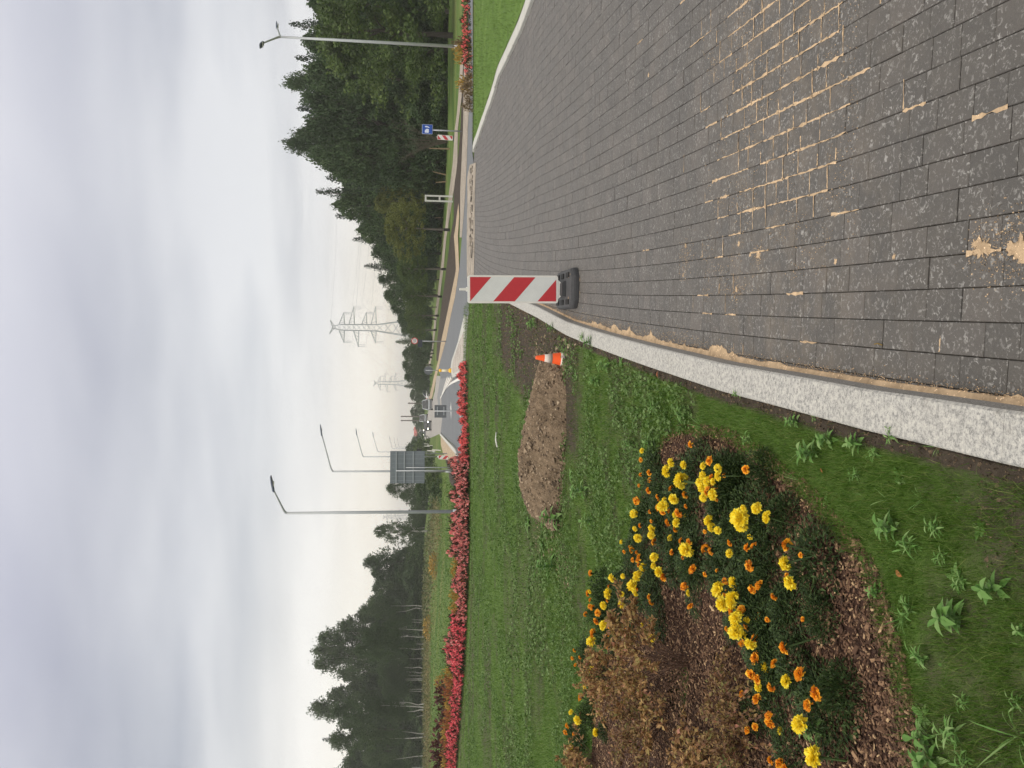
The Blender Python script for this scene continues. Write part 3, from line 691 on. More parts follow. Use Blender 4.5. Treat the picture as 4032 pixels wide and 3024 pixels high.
def bz(x, y):
    d = np.sqrt((np.asarray(x) - ctr.x) ** 2 + (np.asarray(y) - ctr.y) ** 2); z = np.full(np.shape(x), .072)
    for g, h in ((.97, .02), (.9, .025), (.8, .02)): z = z + np.where(inbed(x, y, g), h, 0)
    return z
_pa = np.arctan2(BED[:, 1] - ctr.y, BED[:, 0] - ctr.x); _pr = np.hypot(BED[:, 1] - ctr.y, BED[:, 0] - ctr.x); _o = np.argsort(_pa)
def bz(x, y):
    a = np.arctan2(np.asarray(y) - ctr.y, np.asarray(x) - ctr.x); r = np.hypot(np.asarray(y) - ctr.y, np.asarray(x) - ctr.x) / np.interp(a, _pa[_o], _pr[_o], period=2 * math.pi)
    return .072 + .07 * np.clip((1 - r) * 3, 0, 1) + (fnoise(x, y, 5) - .5) * .03
# bark chips (nobody could count them)
nC = 46000
cx_ = rng.uniform(-4.3, -.2, nC * 3); cy_ = 2.3 + (rng.random(nC * 3) ** 1.6) * 4.7
keep = inbed(cx_, cy_, 1.0 + .03) & (np.abs(cx_) < .47 * cy_ + .3); cx_, cy_ = cx_[keep][:nC], cy_[keep][:nC]; nC = len(cx_)
ln = rng.uniform(.006, .021, nC) * (1 + (rng.random(nC) < .06) * 1.1); wd = ln * rng.uniform(.28, .6, nC); th = rng.uniform(.002, .005, nC)
M = np.zeros((nC, 3, 3)); yaw = rng.uniform(0, 6.28, nC); p1 = rng.normal(0, .35, nC); p2 = rng.normal(0, .35, nC)
ca, sa, cb_, sb_, cc, sc_ = np.cos(yaw), np.sin(yaw), np.cos(p1), np.sin(p1), np.cos(p2), np.sin(p2)
Rz = np.stack([np.stack([ca, -sa, 0 * ca], -1), np.stack([sa, ca, 0 * ca], -1), np.stack([0 * ca, 0 * ca, 0 * ca + 1], -1)], 1)
Rx = np.stack([np.stack([0 * ca + 1, 0 * ca, 0 * ca], -1), np.stack([0 * ca, cb_, -sb_], -1), np.stack([0 * ca, sb_, cb_], -1)], 1)
Ry = np.stack([np.stack([cc, 0 * ca, sc_], -1), np.stack([0 * ca, 0 * ca + 1, 0 * ca], -1), np.stack([-sc_, 0 * ca, cc], -1)], 1)
MM = Rz @ Rx @ Ry
u8 = np.array([(-.5, -.42, -.5), (.5, -.5, -.5), (.42, .5, -.5), (-.5, .45, -.5), (-.40, -.3, .5), (.42, -.4, .5), (.3, .42, .5), (-.45, .36, .5)])
dim = np.stack([ln, wd, th], -1)[:, None, :]
V = np.einsum('nij,nkj->nki', MM, u8[None] * dim) + np.stack([cx_, cy_, bz(cx_, cy_) + rng.uniform(-.001, .010, nC)], -1)[:, None, :]
Fb = np.array([(4, 5, 6, 7), (0, 1, 5, 4), (1, 2, 6, 5), (2, 3, 7, 6), (3, 0, 4, 7)])
props(link('bark_chips', np_mesh('bark_chips', V.reshape(-1, 3), (np.arange(nC)[:, None, None] * 8 + Fb[None]).reshape(-1, 4), 'bark_chip')), kind='stuff')

# ------------------------------------------------------------------ grass blades (stuff)
def blades(name, x, y, z, h, w, mat, segs, lean=.5):
    n = len(x); a = rng.uniform(0, 6.28, n); la = rng.uniform(0, 6.28, n); le = np.abs(rng.normal(0, lean, n)) * h
    sx, sy = np.cos(a) * w / 2, np.sin(a) * w / 2; lx, ly = np.cos(la) * le, np.sin(la) * le; Z = np.zeros(n)
    if segs == 1:
        V = np.stack([np.stack([x - sx, y - sy, z], -1), np.stack([x + sx, y + sy, z], -1), np.stack([x + lx, y + ly, z + h], -1)], 1)
        F = np.arange(3 * n).reshape(-1, 3)
    else:
        mx, my, mz = x + lx * .35, y + ly * .35, z + h * .6
        V = np.stack([np.stack([x - sx, y - sy, z], -1), np.stack([x + sx, y + sy, z], -1), np.stack([mx + sx * .7, my + sy * .7, mz], -1), np.stack([mx - sx * .7, my - sy * .7, mz], -1), np.stack([x + lx, y + ly, z + h * .95], -1)], 1)
        k = np.arange(n)[:, None] * 5
        F = np.concatenate([k + np.array([0, 1, 2]), k + np.array([0, 2, 3]), k + np.array([3, 2, 4])], 0)
    return props(link(name, np_mesh(name, V.reshape(-1, 3), F, mat)), kind='stuff')
def scatter(n, y0, y1, pw, dens):
    y = y0 + (y1 - y0) * rng.random(n) ** pw; x = -(.47 * y + .5) + rng.random(n) * (.47 * y + .5 + K(y))
    k = (rng.random(n) < dens(x, y)) & (x < K(y) - .004) & ~inbed(x, y, .985)
    return x[k], y[k]
dn = lambda x, y: np.clip(1.15 - soil(x, y) * 1.9 + (fnoise(x, y, 9, 2) - .5) * 1.0, .02, 1)
x, y = scatter(150000, 1.7, 4.6, 1.25, dn); blades('grass', x, y, zl(x, y) - .004, rng.uniform(.014, .055, len(x)), rng.uniform(.0010, .0022, len(x)), 'grass', 2, .7)
x, y = scatter(110000, 4.6, 11.0, 1.1, dn); blades('grass', x, y, zl(x, y) - .004, rng.uniform(.02, .06, len(x)), rng.uniform(.0025, .005, len(x)), 'grass', 1, .7)
x, y = scatter(90000, 11.0, 27.0, 1.0, dn); blades('grass', x, y, zl(x, y) - .004, rng.uniform(.025, .075, len(x)), rng.uniform(.006, .012, len(x)), 'grass_far', 1, .7)
x = rng.random(40000) * 12; y = 8 + rng.random(40000) * 15.5; k = x > RKf(y) + .22 - 0 * x; x, y = x[k], y[k]
blades('verge_grass', x, y, np.full(len(x), .05), rng.uniform(.025, .08, len(x)), rng.uniform(.006, .012, len(x)), 'grass_verge', 1, .7)
# clover and small broad leaved ground cover in the lawn
def cover(n, y0, y1, pw, s, thr, mat='clover'):
    y = y0 + (y1 - y0) * rng.random(n) ** pw; x = -(.47 * y + .5) + rng.random(n) * (.47 * y + .5 + K(y))
    f = fnoise(x, y, 1.4, 3); k = (f > thr) & (x < K(y) - .05) & ~inbed(x, y, 1.0); x, y = x[k], y[k]
    P = np.stack([x, y, zl(x, y) + rng.uniform(.004, .045, len(x))], -1)
    P = np.repeat(P, 3, 0) + rng.normal(0, s * .55, (len(P) * 3, 3)) * (1, 1, .25)
    P[:, 2] = np.maximum(P[:, 2], zl(P[:, 0], P[:, 1]) + .003)
    D = rng.normal(0, 1, P.shape); D[:, 2] = np.abs(D[:, 2]) * .45
    V, F = dleaves(P, D, s, rng, 1.25)
    props(link('clover', np_mesh('clover', V, F, mat)), kind='stuff')
cover(9000, 4.5, 9.0, 1.0, .026, .51); cover(16000, 9.0, 24.0, .9, .040, .50); cover(2200, 2.0, 4.5, 1.2, .012, .55); cover(1500, 1.9, 4.6, 1.2, .022, .56)
# soil crumbs and grit along the kerb
nS = 9000
y = 1.7 + rng.random(nS) ** 1.4 * 13; x = K(y) - .004 - rng.random(nS) ** 1.5 * (.55 + .06 * y)
k = (soil(x, y) > .35) & ~inbed(x, y); x, y = x[k], y[k]; s = rng.uniform(.003, .010, len(x)) * (1 + y * .09)
V, F = leaves(np.stack([x, y, zl(x, y) + s * .2], -1), s, rng, 1.6)
props(link('soil_crumbs', np_mesh('soil_crumbs', V, F, 'dirt')), kind='stuff')

# ------------------------------------------------------------------ beacons (red and white baffles)
def stripes(w, h, mirror):
    out = []
    for i in range(-1, 3):
        t0 = .0 + .515 * i + .265; poly = [(0, t0), (0, t0 + .25), (1, t0 + .25 + .243), (1, t0 + .243)]
        def clip(pl, keep, inter):
            r = []
            for a, b in zip(pl, pl[1:] + pl[:1]):
                if keep(a): r.append(a)
                if keep(a) != keep(b): r.append(inter(a, b))
            return r
        for lim, sg in ((0, 1), (1, -1)):
            poly = clip(poly, lambda p: sg * (p[1] - lim) >= 0, lambda a, b: (a[0] + (b[0] - a[0]) * (lim - a[1]) / (b[1] - a[1]), lim)) if poly else []
        if len(poly) > 2:
            out.append([((x if not mirror else 1 - x) * w - w / 2, h / 2 - t * h) for x, t in poly])
    return out
def beacon(label, loc, rz, tilt, mirror, w=.285, h=.94, group='striped roadwork beacons'):
    t = thing('traffic_beacon', label, 'beacon', loc, rz, group)
    zb = .138
    b = B(); ol = []
    def rr(w, h, r, z0, n=4):
        pts = []
        for cx0, cz0, a0 in ((w / 2 - r, z0 + r, -90), (w / 2 - r, z0 + h - r, 0), (-w / 2 + r, z0 + h - r, 90), (-w / 2 + r, z0 + r, 180)):
            for i in range(n + 1): a = rad(a0 + 90 * i / n); pts.append((cx0 + r * math.cos(a), cz0 + r * math.sin(a)))
        return pts
    b.prism(rr(w, h, .022, zb), -.016, .016)
    pl = b.build('panel', 'white_plastic', t, rot=(0, 0, 0)); pl.rotation_euler = (tilt[0], tilt[1], 0)
    # tapered foot under the panel
    b = B(); b.prism([(-w * .36, zb + .004), (w * .36, zb + .004), (.045, zb - .062), (-.045, zb - .062)], -.013, .013); b.build('foot', 'white_plastic', pl)
    b = B(); b.prism([(-.014, zb + h - .004), (.014, zb + h - .004), (.012, zb + h + .085), (-.012, zb + h + .085)], -.010, .010); b.prism([(-.022, zb + h - .003), (.022, zb + h - .003), (.022, zb + h + .02), (-.022, zb + h + .02)], -.013, .013); b.build('handle', 'white_plastic', pl, bevel=.003)
    iw, ih = w - .036, h - .040; b = B()
    b.prism(rr(iw, ih, .006, zb + .020), -.0172, -.0150); b.build('reflective_sheet', 'sheet_white', pl)
    for s in stripes(iw - .002, ih - .002, mirror):
        b = B(); b.add([(x, -.0186, z + zb + h / 2) for x, z in s] + [(x, -.0165, z + zb + h / 2) for x, z in s], [tuple(range(len(s)))] + [(i, i + len(s), (i + 1) % len(s) + len(s), (i + 1) % len(s)) for i in range(len(s))]); b.build('red_stripe', 'sheet_red', pl)
    # rubber base: low slab with sloped ends, raised centre block, two grip slots on each side
    b = B(); a, c = .20, .47
    top = [(-a * .93, -c * .78), (-a * .55, -c * .97), (a * .55, -c * .97), (a * .93, -c * .78), (a * .93, c * .78), (a * .55, c * .97), (-a * .55, c * .97), (-a * .93, c * .78)]
    bot = [(x * 1.09, y * 1.04) for x, y in top]
    b.add([(x, y, .0) for x, y in bot] + [(x, y, .045) for x, y in bot] + [(x, y, .078) for x, y in top], [tuple(range(7, -1, -1)), tuple(range(16, 24))] + [(r * 8 + i, r * 8 + (i + 1) % 8, (r + 1) * 8 + (i + 1) % 8, (r + 1) * 8 + i) for r in (0, 1) for i in range(8)])
    base = b.build('rubber_base', 'rubber', t, bevel=.006)
    b = B(); b.prism([(-.085, .075), (.085, .075), (.065, .118), (-.065, .118)], -.16, .16); b.build('socket', 'rubber', base, bevel=.006)
    for sx in (-1, 1):
        for sy in (-.27, .03, .30):
            b = B(); b.box((sx * .135, sy, .083), (.052, .15, .012)); b.build('grip', 'tyre', base, bevel=.003)
    return t, base
bt, _ = beacon('nearest and largest red and white striped beacon, standing on the paving beside the granite kerb', (.99, 8.62, 0), rad(-4), (rad(3), rad(-1.1)), False)
sb = B()
for (x, y, r) in ((-.10, -.33, .022), (.12, -.31, .02), (.135, -.40, .012), (-.05, -.52, .018), (.08, -.51, .02)):
    sb.add([(x - r, y, .081 if abs(y) < .47 else .003), (x, y - r * .5, .083 if abs(y) < .47 else .004), (x + r, y + .004, .081 if abs(y) < .47 else .003), (x, y + r * .6, .084 if abs(y) < .47 else .004)], [(0, 1, 2, 3)])
o = sb.build('sand_crumbs', 'sand', bt); props(o, kind='stuff')
d2 = 52.0; p = ray(1791, 545, d2); beacon('small distant red and white striped beacon beside the footpath, next to the blue sign', (p.x, p.y, p.z + .0), rad(-12), (rad(2), rad(2)), True)
d3 = 58.0; p = ray(1788, 1803, d3); beacon('small distant striped beacon on the sand bank in front of the grey sign board', (p.x, p.y, p.z), rad(3), (rad(2), rad(3)), False)
# ------------------------------------------------------------------ cone
p = at(2224, 1414, .05); t = thing('traffic_cone', 'orange and white banded traffic cone standing against the dirt mound', 'cone', (p.x, p.y, p.z))
def lathe(prof, n=24):
    b = B(); vs = []
    for r, z in prof:
        for k in range(n): vs.append((r * math.cos(2 * math.pi * k / n), r * math.sin(2 * math.pi * k / n), z))
    b.add(vs, [(i * n + k, i * n + (k + 1) % n, (i + 1) * n + (k + 1) % n, (i + 1) * n + k) for i in range(len(prof) - 1) for k in range(n)] + [tuple(range(n - 1, -1, -1)), tuple((len(prof) - 1) * n + k for k in range(n))]); return b
CR = lambda z: .076 - .058 * z / .31
lathe([(CR(0), -.02), (CR(0), .0), (CR(.3), .30), (CR(.31) * .8, .308), (.006, .308)]).build('body', 'cone_orange', t, smooth=False)
for z0, z1 in ((.002, .048), (.135, .215)): lathe([(CR(z0) + .0015, z0), (CR(z1) + .0015, z1)]).build('band', 'cone_white', t, smooth=True)
t.rotation_euler = (rad(-2), rad(2.5), 0)
# ------------------------------------------------------------------ dirt mound beside the hollow
gx = np.linspace(-2.2, .75, 150); gy = np.linspace(7.7, 11.4, 130); X, Y = np.meshgrid(gx, gy)
def moundz(X, Y):
    u = (X + .62) / .98; c = 9.25 + .12 * np.sin(X * 3) - .10 * u; ridge = (.36 - .17 * sstep(-.2, 1.0, u)) * np.sqrt(np.clip(1 - np.abs(u) ** 2.6, 0, 1)) * (.8 + .4 * fnoise(X, Y, 3))
    v = (Y - c) / np.where(Y > c, .85, .72); h = ridge * np.clip(1 - v * v, 0, 1) ** .8
    hollow = -.24 * np.exp(-(((Y - 8.3) / .24) ** 2)) * np.clip(1 - np.abs((X + .75) / 1.0) ** 4, 0, 1) * fnoise(X + 5, Y, 2.2) * 1.6
    return h + hollow, h
h, hh = moundz(X, Y); rough = (fnoise(X, Y, 7, 4) - .5) * .10 + (fnoise(X, Y, 31, 3) - .5) * .075
foot = np.clip(hh * 9, 0, 1); Z = zl(X, Y) + h * 1.0 + rough * np.clip(foot + .25, 0, 1) - .035 * (1 - foot)
edge = np.minimum.reduce([X - gx[0], gx[-1] - X, Y - gy[0], gy[-1] - Y]); Z = np.where(edge < .03, Z - .08, Z); Z = np.where(X > K(Y) - .06, Z - .4, Z)
idx = np.arange(X.size).reshape(X.shape); Q = np.stack([idx[:-1, :-1], idx[:-1, 1:], idx[1:, 1:], idx[1:, :-1]], -1).reshape(-1, 4)
dm = link('dirt_mound', np_mesh('dirt_mound', np.stack([X, Y, Z], -1).reshape(-1, 3), Q, 'dirt', smooth=False))
props(dm, 'long heap of loose brown dirt and clods lying in the lawn behind the cone', 'dirt heap')
ncl = 4200; x = rng.uniform(-2.1, .6, ncl * 4); y = rng.uniform(7.9, 10.8, ncl * 4); _, q = moundz(x, y); k = ((q > .03) | (rng.random(len(x)) < .13)) & (x < K(y) - .03); x, y = x[k][:ncl], y[k][:ncl]; ncl = len(x)
z = zl(x, y) + moundz(x, y)[0]; s = rng.uniform(.006, .026, ncl) * (1 + 1.0 * (rng.random(ncl) < .08))
ico = np.array([(0, 0, 1), (.9, 0, .2), (0, .9, .25), (-.9, 0, .2), (0, -.9, .2), (0, 0, -.8)]); If = np.array([(0, 1, 2), (0, 2, 3), (0, 3, 4), (0, 4, 1), (5, 2, 1), (5, 3, 2), (5, 4, 3), (5, 1, 4)])
V = np.einsum('nij,kj->nki', rotmats(rng, ncl), ico) * (s[:, None, None] * rng.uniform(.6, 1.2, (ncl, 6, 1))) * (1, 1, .8) + np.stack([x, y, z], -1)[:, None, :]
props(link('clods', np_mesh('clods', V.reshape(-1, 3), (np.arange(ncl)[:, None, None] * 6 + If[None]).reshape(-1, 3), 'clod'), dm), kind='stuff')
# white stick on the lawn
a, c = at(1955, 1703, .09), at(1958, 1760, .085); b = B(); b.tube([a, (a + c) / 2 + Vector((0, 0, .02)), c], .016, 8); o = b.build('white_stick', 'white_paint', smooth=True); props(o, 'thin white stick lying on the lawn beyond the dirt heap', 'stick')
# ================================================================== FLOWER BED
_o1 = ['first', 'second', 'third', 'fourth', 'fifth', 'sixth', 'seventh', 'eighth', 'ninth']
ORD = _o1 + ['tenth', 'eleventh', 'twelfth', 'thirteenth', 'fourteenth', 'fifteenth', 'sixteenth', 'seventeenth', 'eighteenth', 'nineteenth']
for _t, _u in (('twenty', 'twentieth'), ('thirty', 'thirtieth'), ('forty', 'fortieth'), ('fifty', 'fiftieth')): ORD += [_u] + [f'{_t}-{w}' for w in _o1]
NUM = ['no', 'one', 'two', 'three', 'four', 'five', 'six', 'seven', 'eight', 'nine', 'ten', 'eleven', 'twelve']
def head_mesh(kind, seed):
    r = np.random.default_rng(seed); b = []
    if kind == 'yellow':
        n = 150; i = np.arange(n) + .5; ph = np.arccos(1 - 1.45 * i / n); th = np.pi * (1 + 5 ** .5) * i
        D = np.stack([np.cos(th) * np.sin(ph), np.sin(th) * np.sin(ph), np.cos(ph)], -1); P = D * .62 * (1, 1, .72)
        D2 = D + r.normal(0, .35, D.shape); b.append(dleaves(P, D2, .52, r, 1.5))
        n = 60; D = r.normal(size=(n, 3)); D[:, 2] = np.abs(D[:, 2]); D /= np.linalg.norm(D, axis=1)[:, None]; b.append(dleaves(D * .3, np.cross(D, r.normal(size=(n, 3))), .6, r, 1.8))
    else:
        for k, (rad_, z, n, s, up) in enumerate(((.30, -.06, 13, .70, .05), (.26, .04, 13, .60, .25), (.20, .12, 12, .52, .5), (.13, .20, 11, .44, .9), (.06, .26, 9, .36, 1.4))):
            a = np.arange(n) / n * 2 * np.pi + r.uniform(0, 6); D = np.stack([np.cos(a), np.sin(a), np.full(n, up)], -1) + r.normal(0, .22, (n, 3))
            P = np.stack([np.cos(a) * rad_, np.sin(a) * rad_, np.full(n, z)], -1); b.append(dleaves(P, D, s, r, 2.2))
    V, F = join(b); nf = len(F)
    # calyx and stem
    st = B(); st.tube([(0, 0, -.1), (0, 0, -.75), (.1, .05, -4.5)], [.34, .16, .10], 6); Vs = np.array(st.v); Fs = [f if len(f) == 4 else None for f in st.f]; Fs = np.array([f for f in Fs if f])
    V2 = np.concatenate([V, Vs]); F2 = np.concatenate([F, Fs + len(V)])
    return np_mesh('bloom', V2, F2, ['petal_' + kind, 'marigold_leaf'], mi=np.concatenate([np.zeros(nf), np.ones(len(Fs))]), smooth=False)
HEADS = {k: [head_mesh(k, 10 + i) for i in range(4)] for k in ('yellow', 'orange')}
def mound_mesh(name, n, s, mat, seed, asp=.9, top=1.0, inner=.35):
    r = np.random.default_rng(seed); D = r.normal(size=(n, 3)); D[:, 2] = np.abs(D[:, 2]) * top; D /= np.linalg.norm(D, axis=1)[:, None]
    P = D * (inner + (1 - inner) * r.random(n)[:, None] ** .5); P *= (.72 + .5 * np.array([vnoise(p[0] * 3 + seed, p[1] * 3 + p[2] * 2) for p in P]))[:, None]
    V, F = dleaves(P, D + r.normal(0, .5, (n, 3)), s, r, asp); return np_mesh(name, V, F, mat)
FOL = [mound_mesh('foliage', 1300, .15, 'marigold_leaf', 30 + i, .6) for i in range(4)]
Y7 = [(785,470,38),(818,408,28),(908,425,25),(890,540,50),(1035,560,36),(1050,432,24),(1155,450,26),(1160,505,30),(1045,500,25),(835,672,32),(755,725,36),(768,685,22),(1120,640,36),(1050,662,26),(1090,830,34),(1112,880,28),(1155,900,24),(1310,805,55),(1325,860,42),(1512,803,36),(1340,738,20),(545,780,27),(553,888,17),(573,957,25),(675,885,24),(672,935,24),(693,1095,28),(688,1158,20),(730,1203,33),(925,1040,45),(455,985,14),(388,1245,26),(465,1233,16),(573,1232,34),(535,1300,36),(558,1355,20),(360,1360,32),(325,1445,24),(457,1435,27),(460,1365,18),(530,1490,24),(1160,1330,48),(1190,1430,46),(1265,1405,52),(1270,1280,36),(1645,1140,42),(1680,1280,42),(1290,1540,46),(1290,1625,40),(325,1590,30)]
O7 = [(593,495,18),(655,480,26),(660,535,24),(582,575,16),(650,610,28),(715,655,20),(562,688,32),(1110,515,30),(1130,575,32),(1080,600,22),(1140,660,34),(915,640,30),(755,770,28),(795,760,22),(868,775,40),(790,840,32),(660,765,18),(590,865,20),(850,890,30),(885,975,26),(690,985,30),(820,1060,26),(905,1090,22),(1060,1030,38),(1240,993,28),(1365,1025,34),(1385,1160,44),(970,1180,38),(1060,1220,20),(915,1300,38),(1210,1270,28),(565,1060,18),(535,1115,20),(572,1115,20),(475,1055,18),(518,1018,16),(230,1210,26),(208,1350,20),(228,1405,18),(245,1460,24),(285,1500,28),(195,1510,22),(270,1560,28),(672,1425,26),(955,1450,28),(1280,1370,34),(1325,1475,34),(1370,1590,38),(1452,1295,42),(1560,1380,34),(1655,1005,50),(1755,1080,18),(245,1635,28),(370,1600,18)]
Y8 = [(1260,455,40),(1350,530,30),(360,515,28),(1660,1030,44),(1745,1230,48),(275,1005,22),(390,1080,20),(240,1190,26),(320,798,12),(365,690,20),(235,955,14)]
O8 = [(370,465,28),(255,570,13),(242,620,14),(290,615,14),(262,660,14),(1310,490,28),(1375,500,32),(1378,615,40),(1355,720,36),(1498,650,32),(1560,555,42),(1655,715,48),(1755,840,44),(1388,870,32),(1462,975,28),(1330,1065,24),(1380,1048,26),(210,1040,18),(200,1080,18),(250,1090,12),(295,860,26),(205,1205,14),(1475,1255,26),(1530,1275,36),(465,470,14),(478,430,16)]
heads = []
for lst, k, ox, oy, sc in ((Y7, 'yellow', 2200, 1600, 1.843), (O7, 'orange', 2200, 1600, 1.843), (Y8, 'yellow', 2100, 2200, 1.58), (O8, 'orange', 2100, 2200, 1.58)):
    for zx, zy, r in lst:
        px, py = ox + zx / sc, oy + zy / sc; zf = .232 if k == 'yellow' else .215
        zf += random.uniform(-.03, .03); p = at(px, py, flat=zf); dist = (p - Vector((0, 0, HCAM))).length
        heads.append([k, p, max(.012, min(.052, r / sc / FPX * dist * (1.12 if k == 'yellow' else 1.0)))])
# extra blooms in the bed just outside the frame so the planting carries on
for i in range(10): heads.append(['yellow' if i % 2 else 'orange', Vector((random.uniform(-3.6, -2.4), random.uniform(2.9, 4.4), .32)), .032])
core_ = [h for h in heads if h[1].y < 6.8]
for i in range(84):
    h = random.choice(core_); heads.append([('orange', 'orange', 'yellow')[i % 3], h[1] + Vector((random.gauss(0, .09), random.gauss(0, .09), random.uniform(-.05, .0))), random.uniform(.010, .026)])
plants = []; left = heads[:]
while left:
    s = left.pop(0); g = [s]
    for h in left[:]:
        if len(g) < 6 and (h[1].xy - s[1].xy).length < .155 + .012 * s[1].y: g.append(h); left.remove(h)
    plants.append(g)
BLANK = [(2560, 1900), (2640, 1960), (2700, 2060), (2770, 1890), (2830, 2000), (2890, 2110), (2650, 2150), (2740, 2220), (2820, 2250), (2960, 2200), (2960, 2330), (3010, 2480), (3030, 2590), (2480, 2080), (2450, 2200), (3090, 2440), (2590, 2040), (2920, 2010)]
info = []
for g in plants:
    c = sum((h[1] for h in g), Vector()) / len(g); info.append([c, g])
info.sort(key=lambda t: t[0].y); rown = ['front', 'second', 'third', 'fourth', 'fifth', 'back']; per = math.ceil(len(info) / 6)
for ri in range(6):
    row = sorted(info[ri * per:(ri + 1) * per], key=lambda t: -t[0].x)
    for j, (c, g) in enumerate(row):
        ny_, no_ = sum(h[0] == 'yellow' for h in g), sum(h[0] == 'orange' for h in g)
        txt = ' and '.join([f'{NUM[a]} {w}' for a, w in ((ny_, 'yellow'), (no_, 'orange')) if a])
        base = float(bz(c.x, c.y)) if inbed(c.x, c.y) else float(zl(c.x, c.y))
        t = thing('marigold_plant', f'marigold with {txt} bloom{"s" if ny_ + no_ > 1 else ""}, {ORD[j]} from the kerb in the {rown[ri]} row', 'flower', (c.x, c.y + .03, base), random.random() * 6, 'marigolds planted in the bark bed')
        R = min(.18, max(.10, max((h[1].xy - c.xy).length for h in g) + .04)); hz = c.z - base
        link('foliage', FOL[random.randrange(4)], t, (0, 0, -.01), (0, 0, random.random() * 6), (R, R, hz * .95))
        mi = t.matrix_basis.inverted()
        for k, p, r in g:
            q = Matrix.Rotation(-t.rotation_euler.z, 3, 'Z') @ (p - Vector((c.x, c.y + .03, base)))
            tl = (random.gauss(0, .38) - .1, random.gauss(0, .38), random.random() * 6)
            link('bloom', HEADS[k][random.randrange(4)], t, q, tl, r)
for i, (px, py) in enumerate(sorted(BLANK, key=lambda q: -q[0])):
    p = at(px, py, flat=.16); t = thing('marigold_plant', f'green marigold plant without open blooms, {ORD[i]} from the front of the bark bed', 'flower', (p.x, p.y, float(bz(p.x, p.y))), 0, 'marigolds without blooms in the bark bed')
    link('foliage', FOL[i % 4], t, (0, 0, -.01), (0, 0, i * 1.3), (.135, .135, random.uniform(.07, .11)))
# ---- autumn coloured spiraea shrubs
def twiggy(name, label, cat, base, H, R, ntw, nl, ls, mats, seed, group=None, lean=(0, 0), droop=.2, lo=.35, tw=.0024):
    r = np.random.default_rng(seed); t = thing(name, label, cat, base, 0, group); b = B(); Ps, Ds = [], []
    for i in range(ntw):
        a = r.uniform(0, 6.28); out = R * r.random() ** .55; hh = H * r.uniform(.6, 1.0) * (1 - .3 * out / R)
        e = Vector((math.cos(a) * out + lean[0] * hh, math.sin(a) * out + lean[1] * hh, hh))
        p0 = Vector((r.normal(0, .025), r.normal(0, .025), 0)); p1 = Vector((e.x * .35, e.y * .35, hh * .5)); p2 = Vector((e.x * .75, e.y * .75, hh * .86)); e.z -= droop * out
        pts = [p0, p1, p2, e]; b.tube(pts, [tw, tw * .75, tw * .5, tw * .25], 4, cap=False)
        m = max(1, int(nl / ntw))
        for q in r.uniform(lo, 1.05, m):
            q = min(q, .999); k = int(q * 3); f = q * 3 - k; p = pts[k].lerp(pts[k + 1], f); d = (pts[k + 1] - pts[k]).normalized()
            Ps.append(p + Vector(r.normal(0, .006, 3))); Ds.append(np.array(d) * .5 + r.normal(0, .6, 3))
    b.build('stem', mats[1], t); V, F = dleaves(np.array(Ps), np.array(Ds), ls, r, .95); link('foliage', np_mesh('foliage', V, F, mats[0]), t)
    return t
def bpt(px, py): p = at(px, py, flat=.12); return (p.x, p.y, float(bz(p.x, p.y)) - .01)
twiggy('spiraea_shrub', 'orange brown leaved shrub with thin dark twigs in the middle of the bark bed', 'shrub', bpt(2714, 2611), 58e-2, .46, 38, 2600, .030, ('spirea_leaf', 'twig'), 1, 'autumn shrubs in the bark bed', droop=.1, lo=.5)
twiggy('spiraea_shrub', 'sprawling brown shrub behind the middle shrub at the back of the bark bed', 'shrub', bpt(2620, 2830), .42, .50, 60, 3000, .026, ('spirea_low', 'twig'), 2, 'autumn shrubs in the bark bed', lo=.3)
twiggy('spiraea_shrub', 'low olive and orange shrub in the bark bed nearest the left edge of the view', 'shrub', bpt(2960, 2905), .24, .38, 70, 2600, .022, ('spirea_low', 'twig'), 3, 'autumn shrubs in the bark bed', lo=.25)
twiggy('spiraea_shrub', 'pink and tan leaved shrub at the far end of the bark bed', 'shrub', bpt(2440, 2680), .34, .34, 50, 1500, .028, ('spirea_leaf', 'twig'), 4, 'autumn shrubs in the bark bed', lo=.35)
twiggy('spiraea_shrub', 'tall pale leaved shrub at the far left corner of the bark bed', 'shrub', bpt(2330, 2990), .36, .34, 40, 900, .034, ('spirea_leaf', 'twig'), 5, 'autumn shrubs in the bark bed', lo=.35)
twiggy('spiraea_shrub', 'rusty shrub partly cut off by the left edge of the view beside the olive shrub', 'shrub', bpt(2820, 3060), .26, .32, 50, 1100, .032, ('spirea_leaf', 'twig'), 6, 'autumn shrubs in the bark bed', lo=.3)

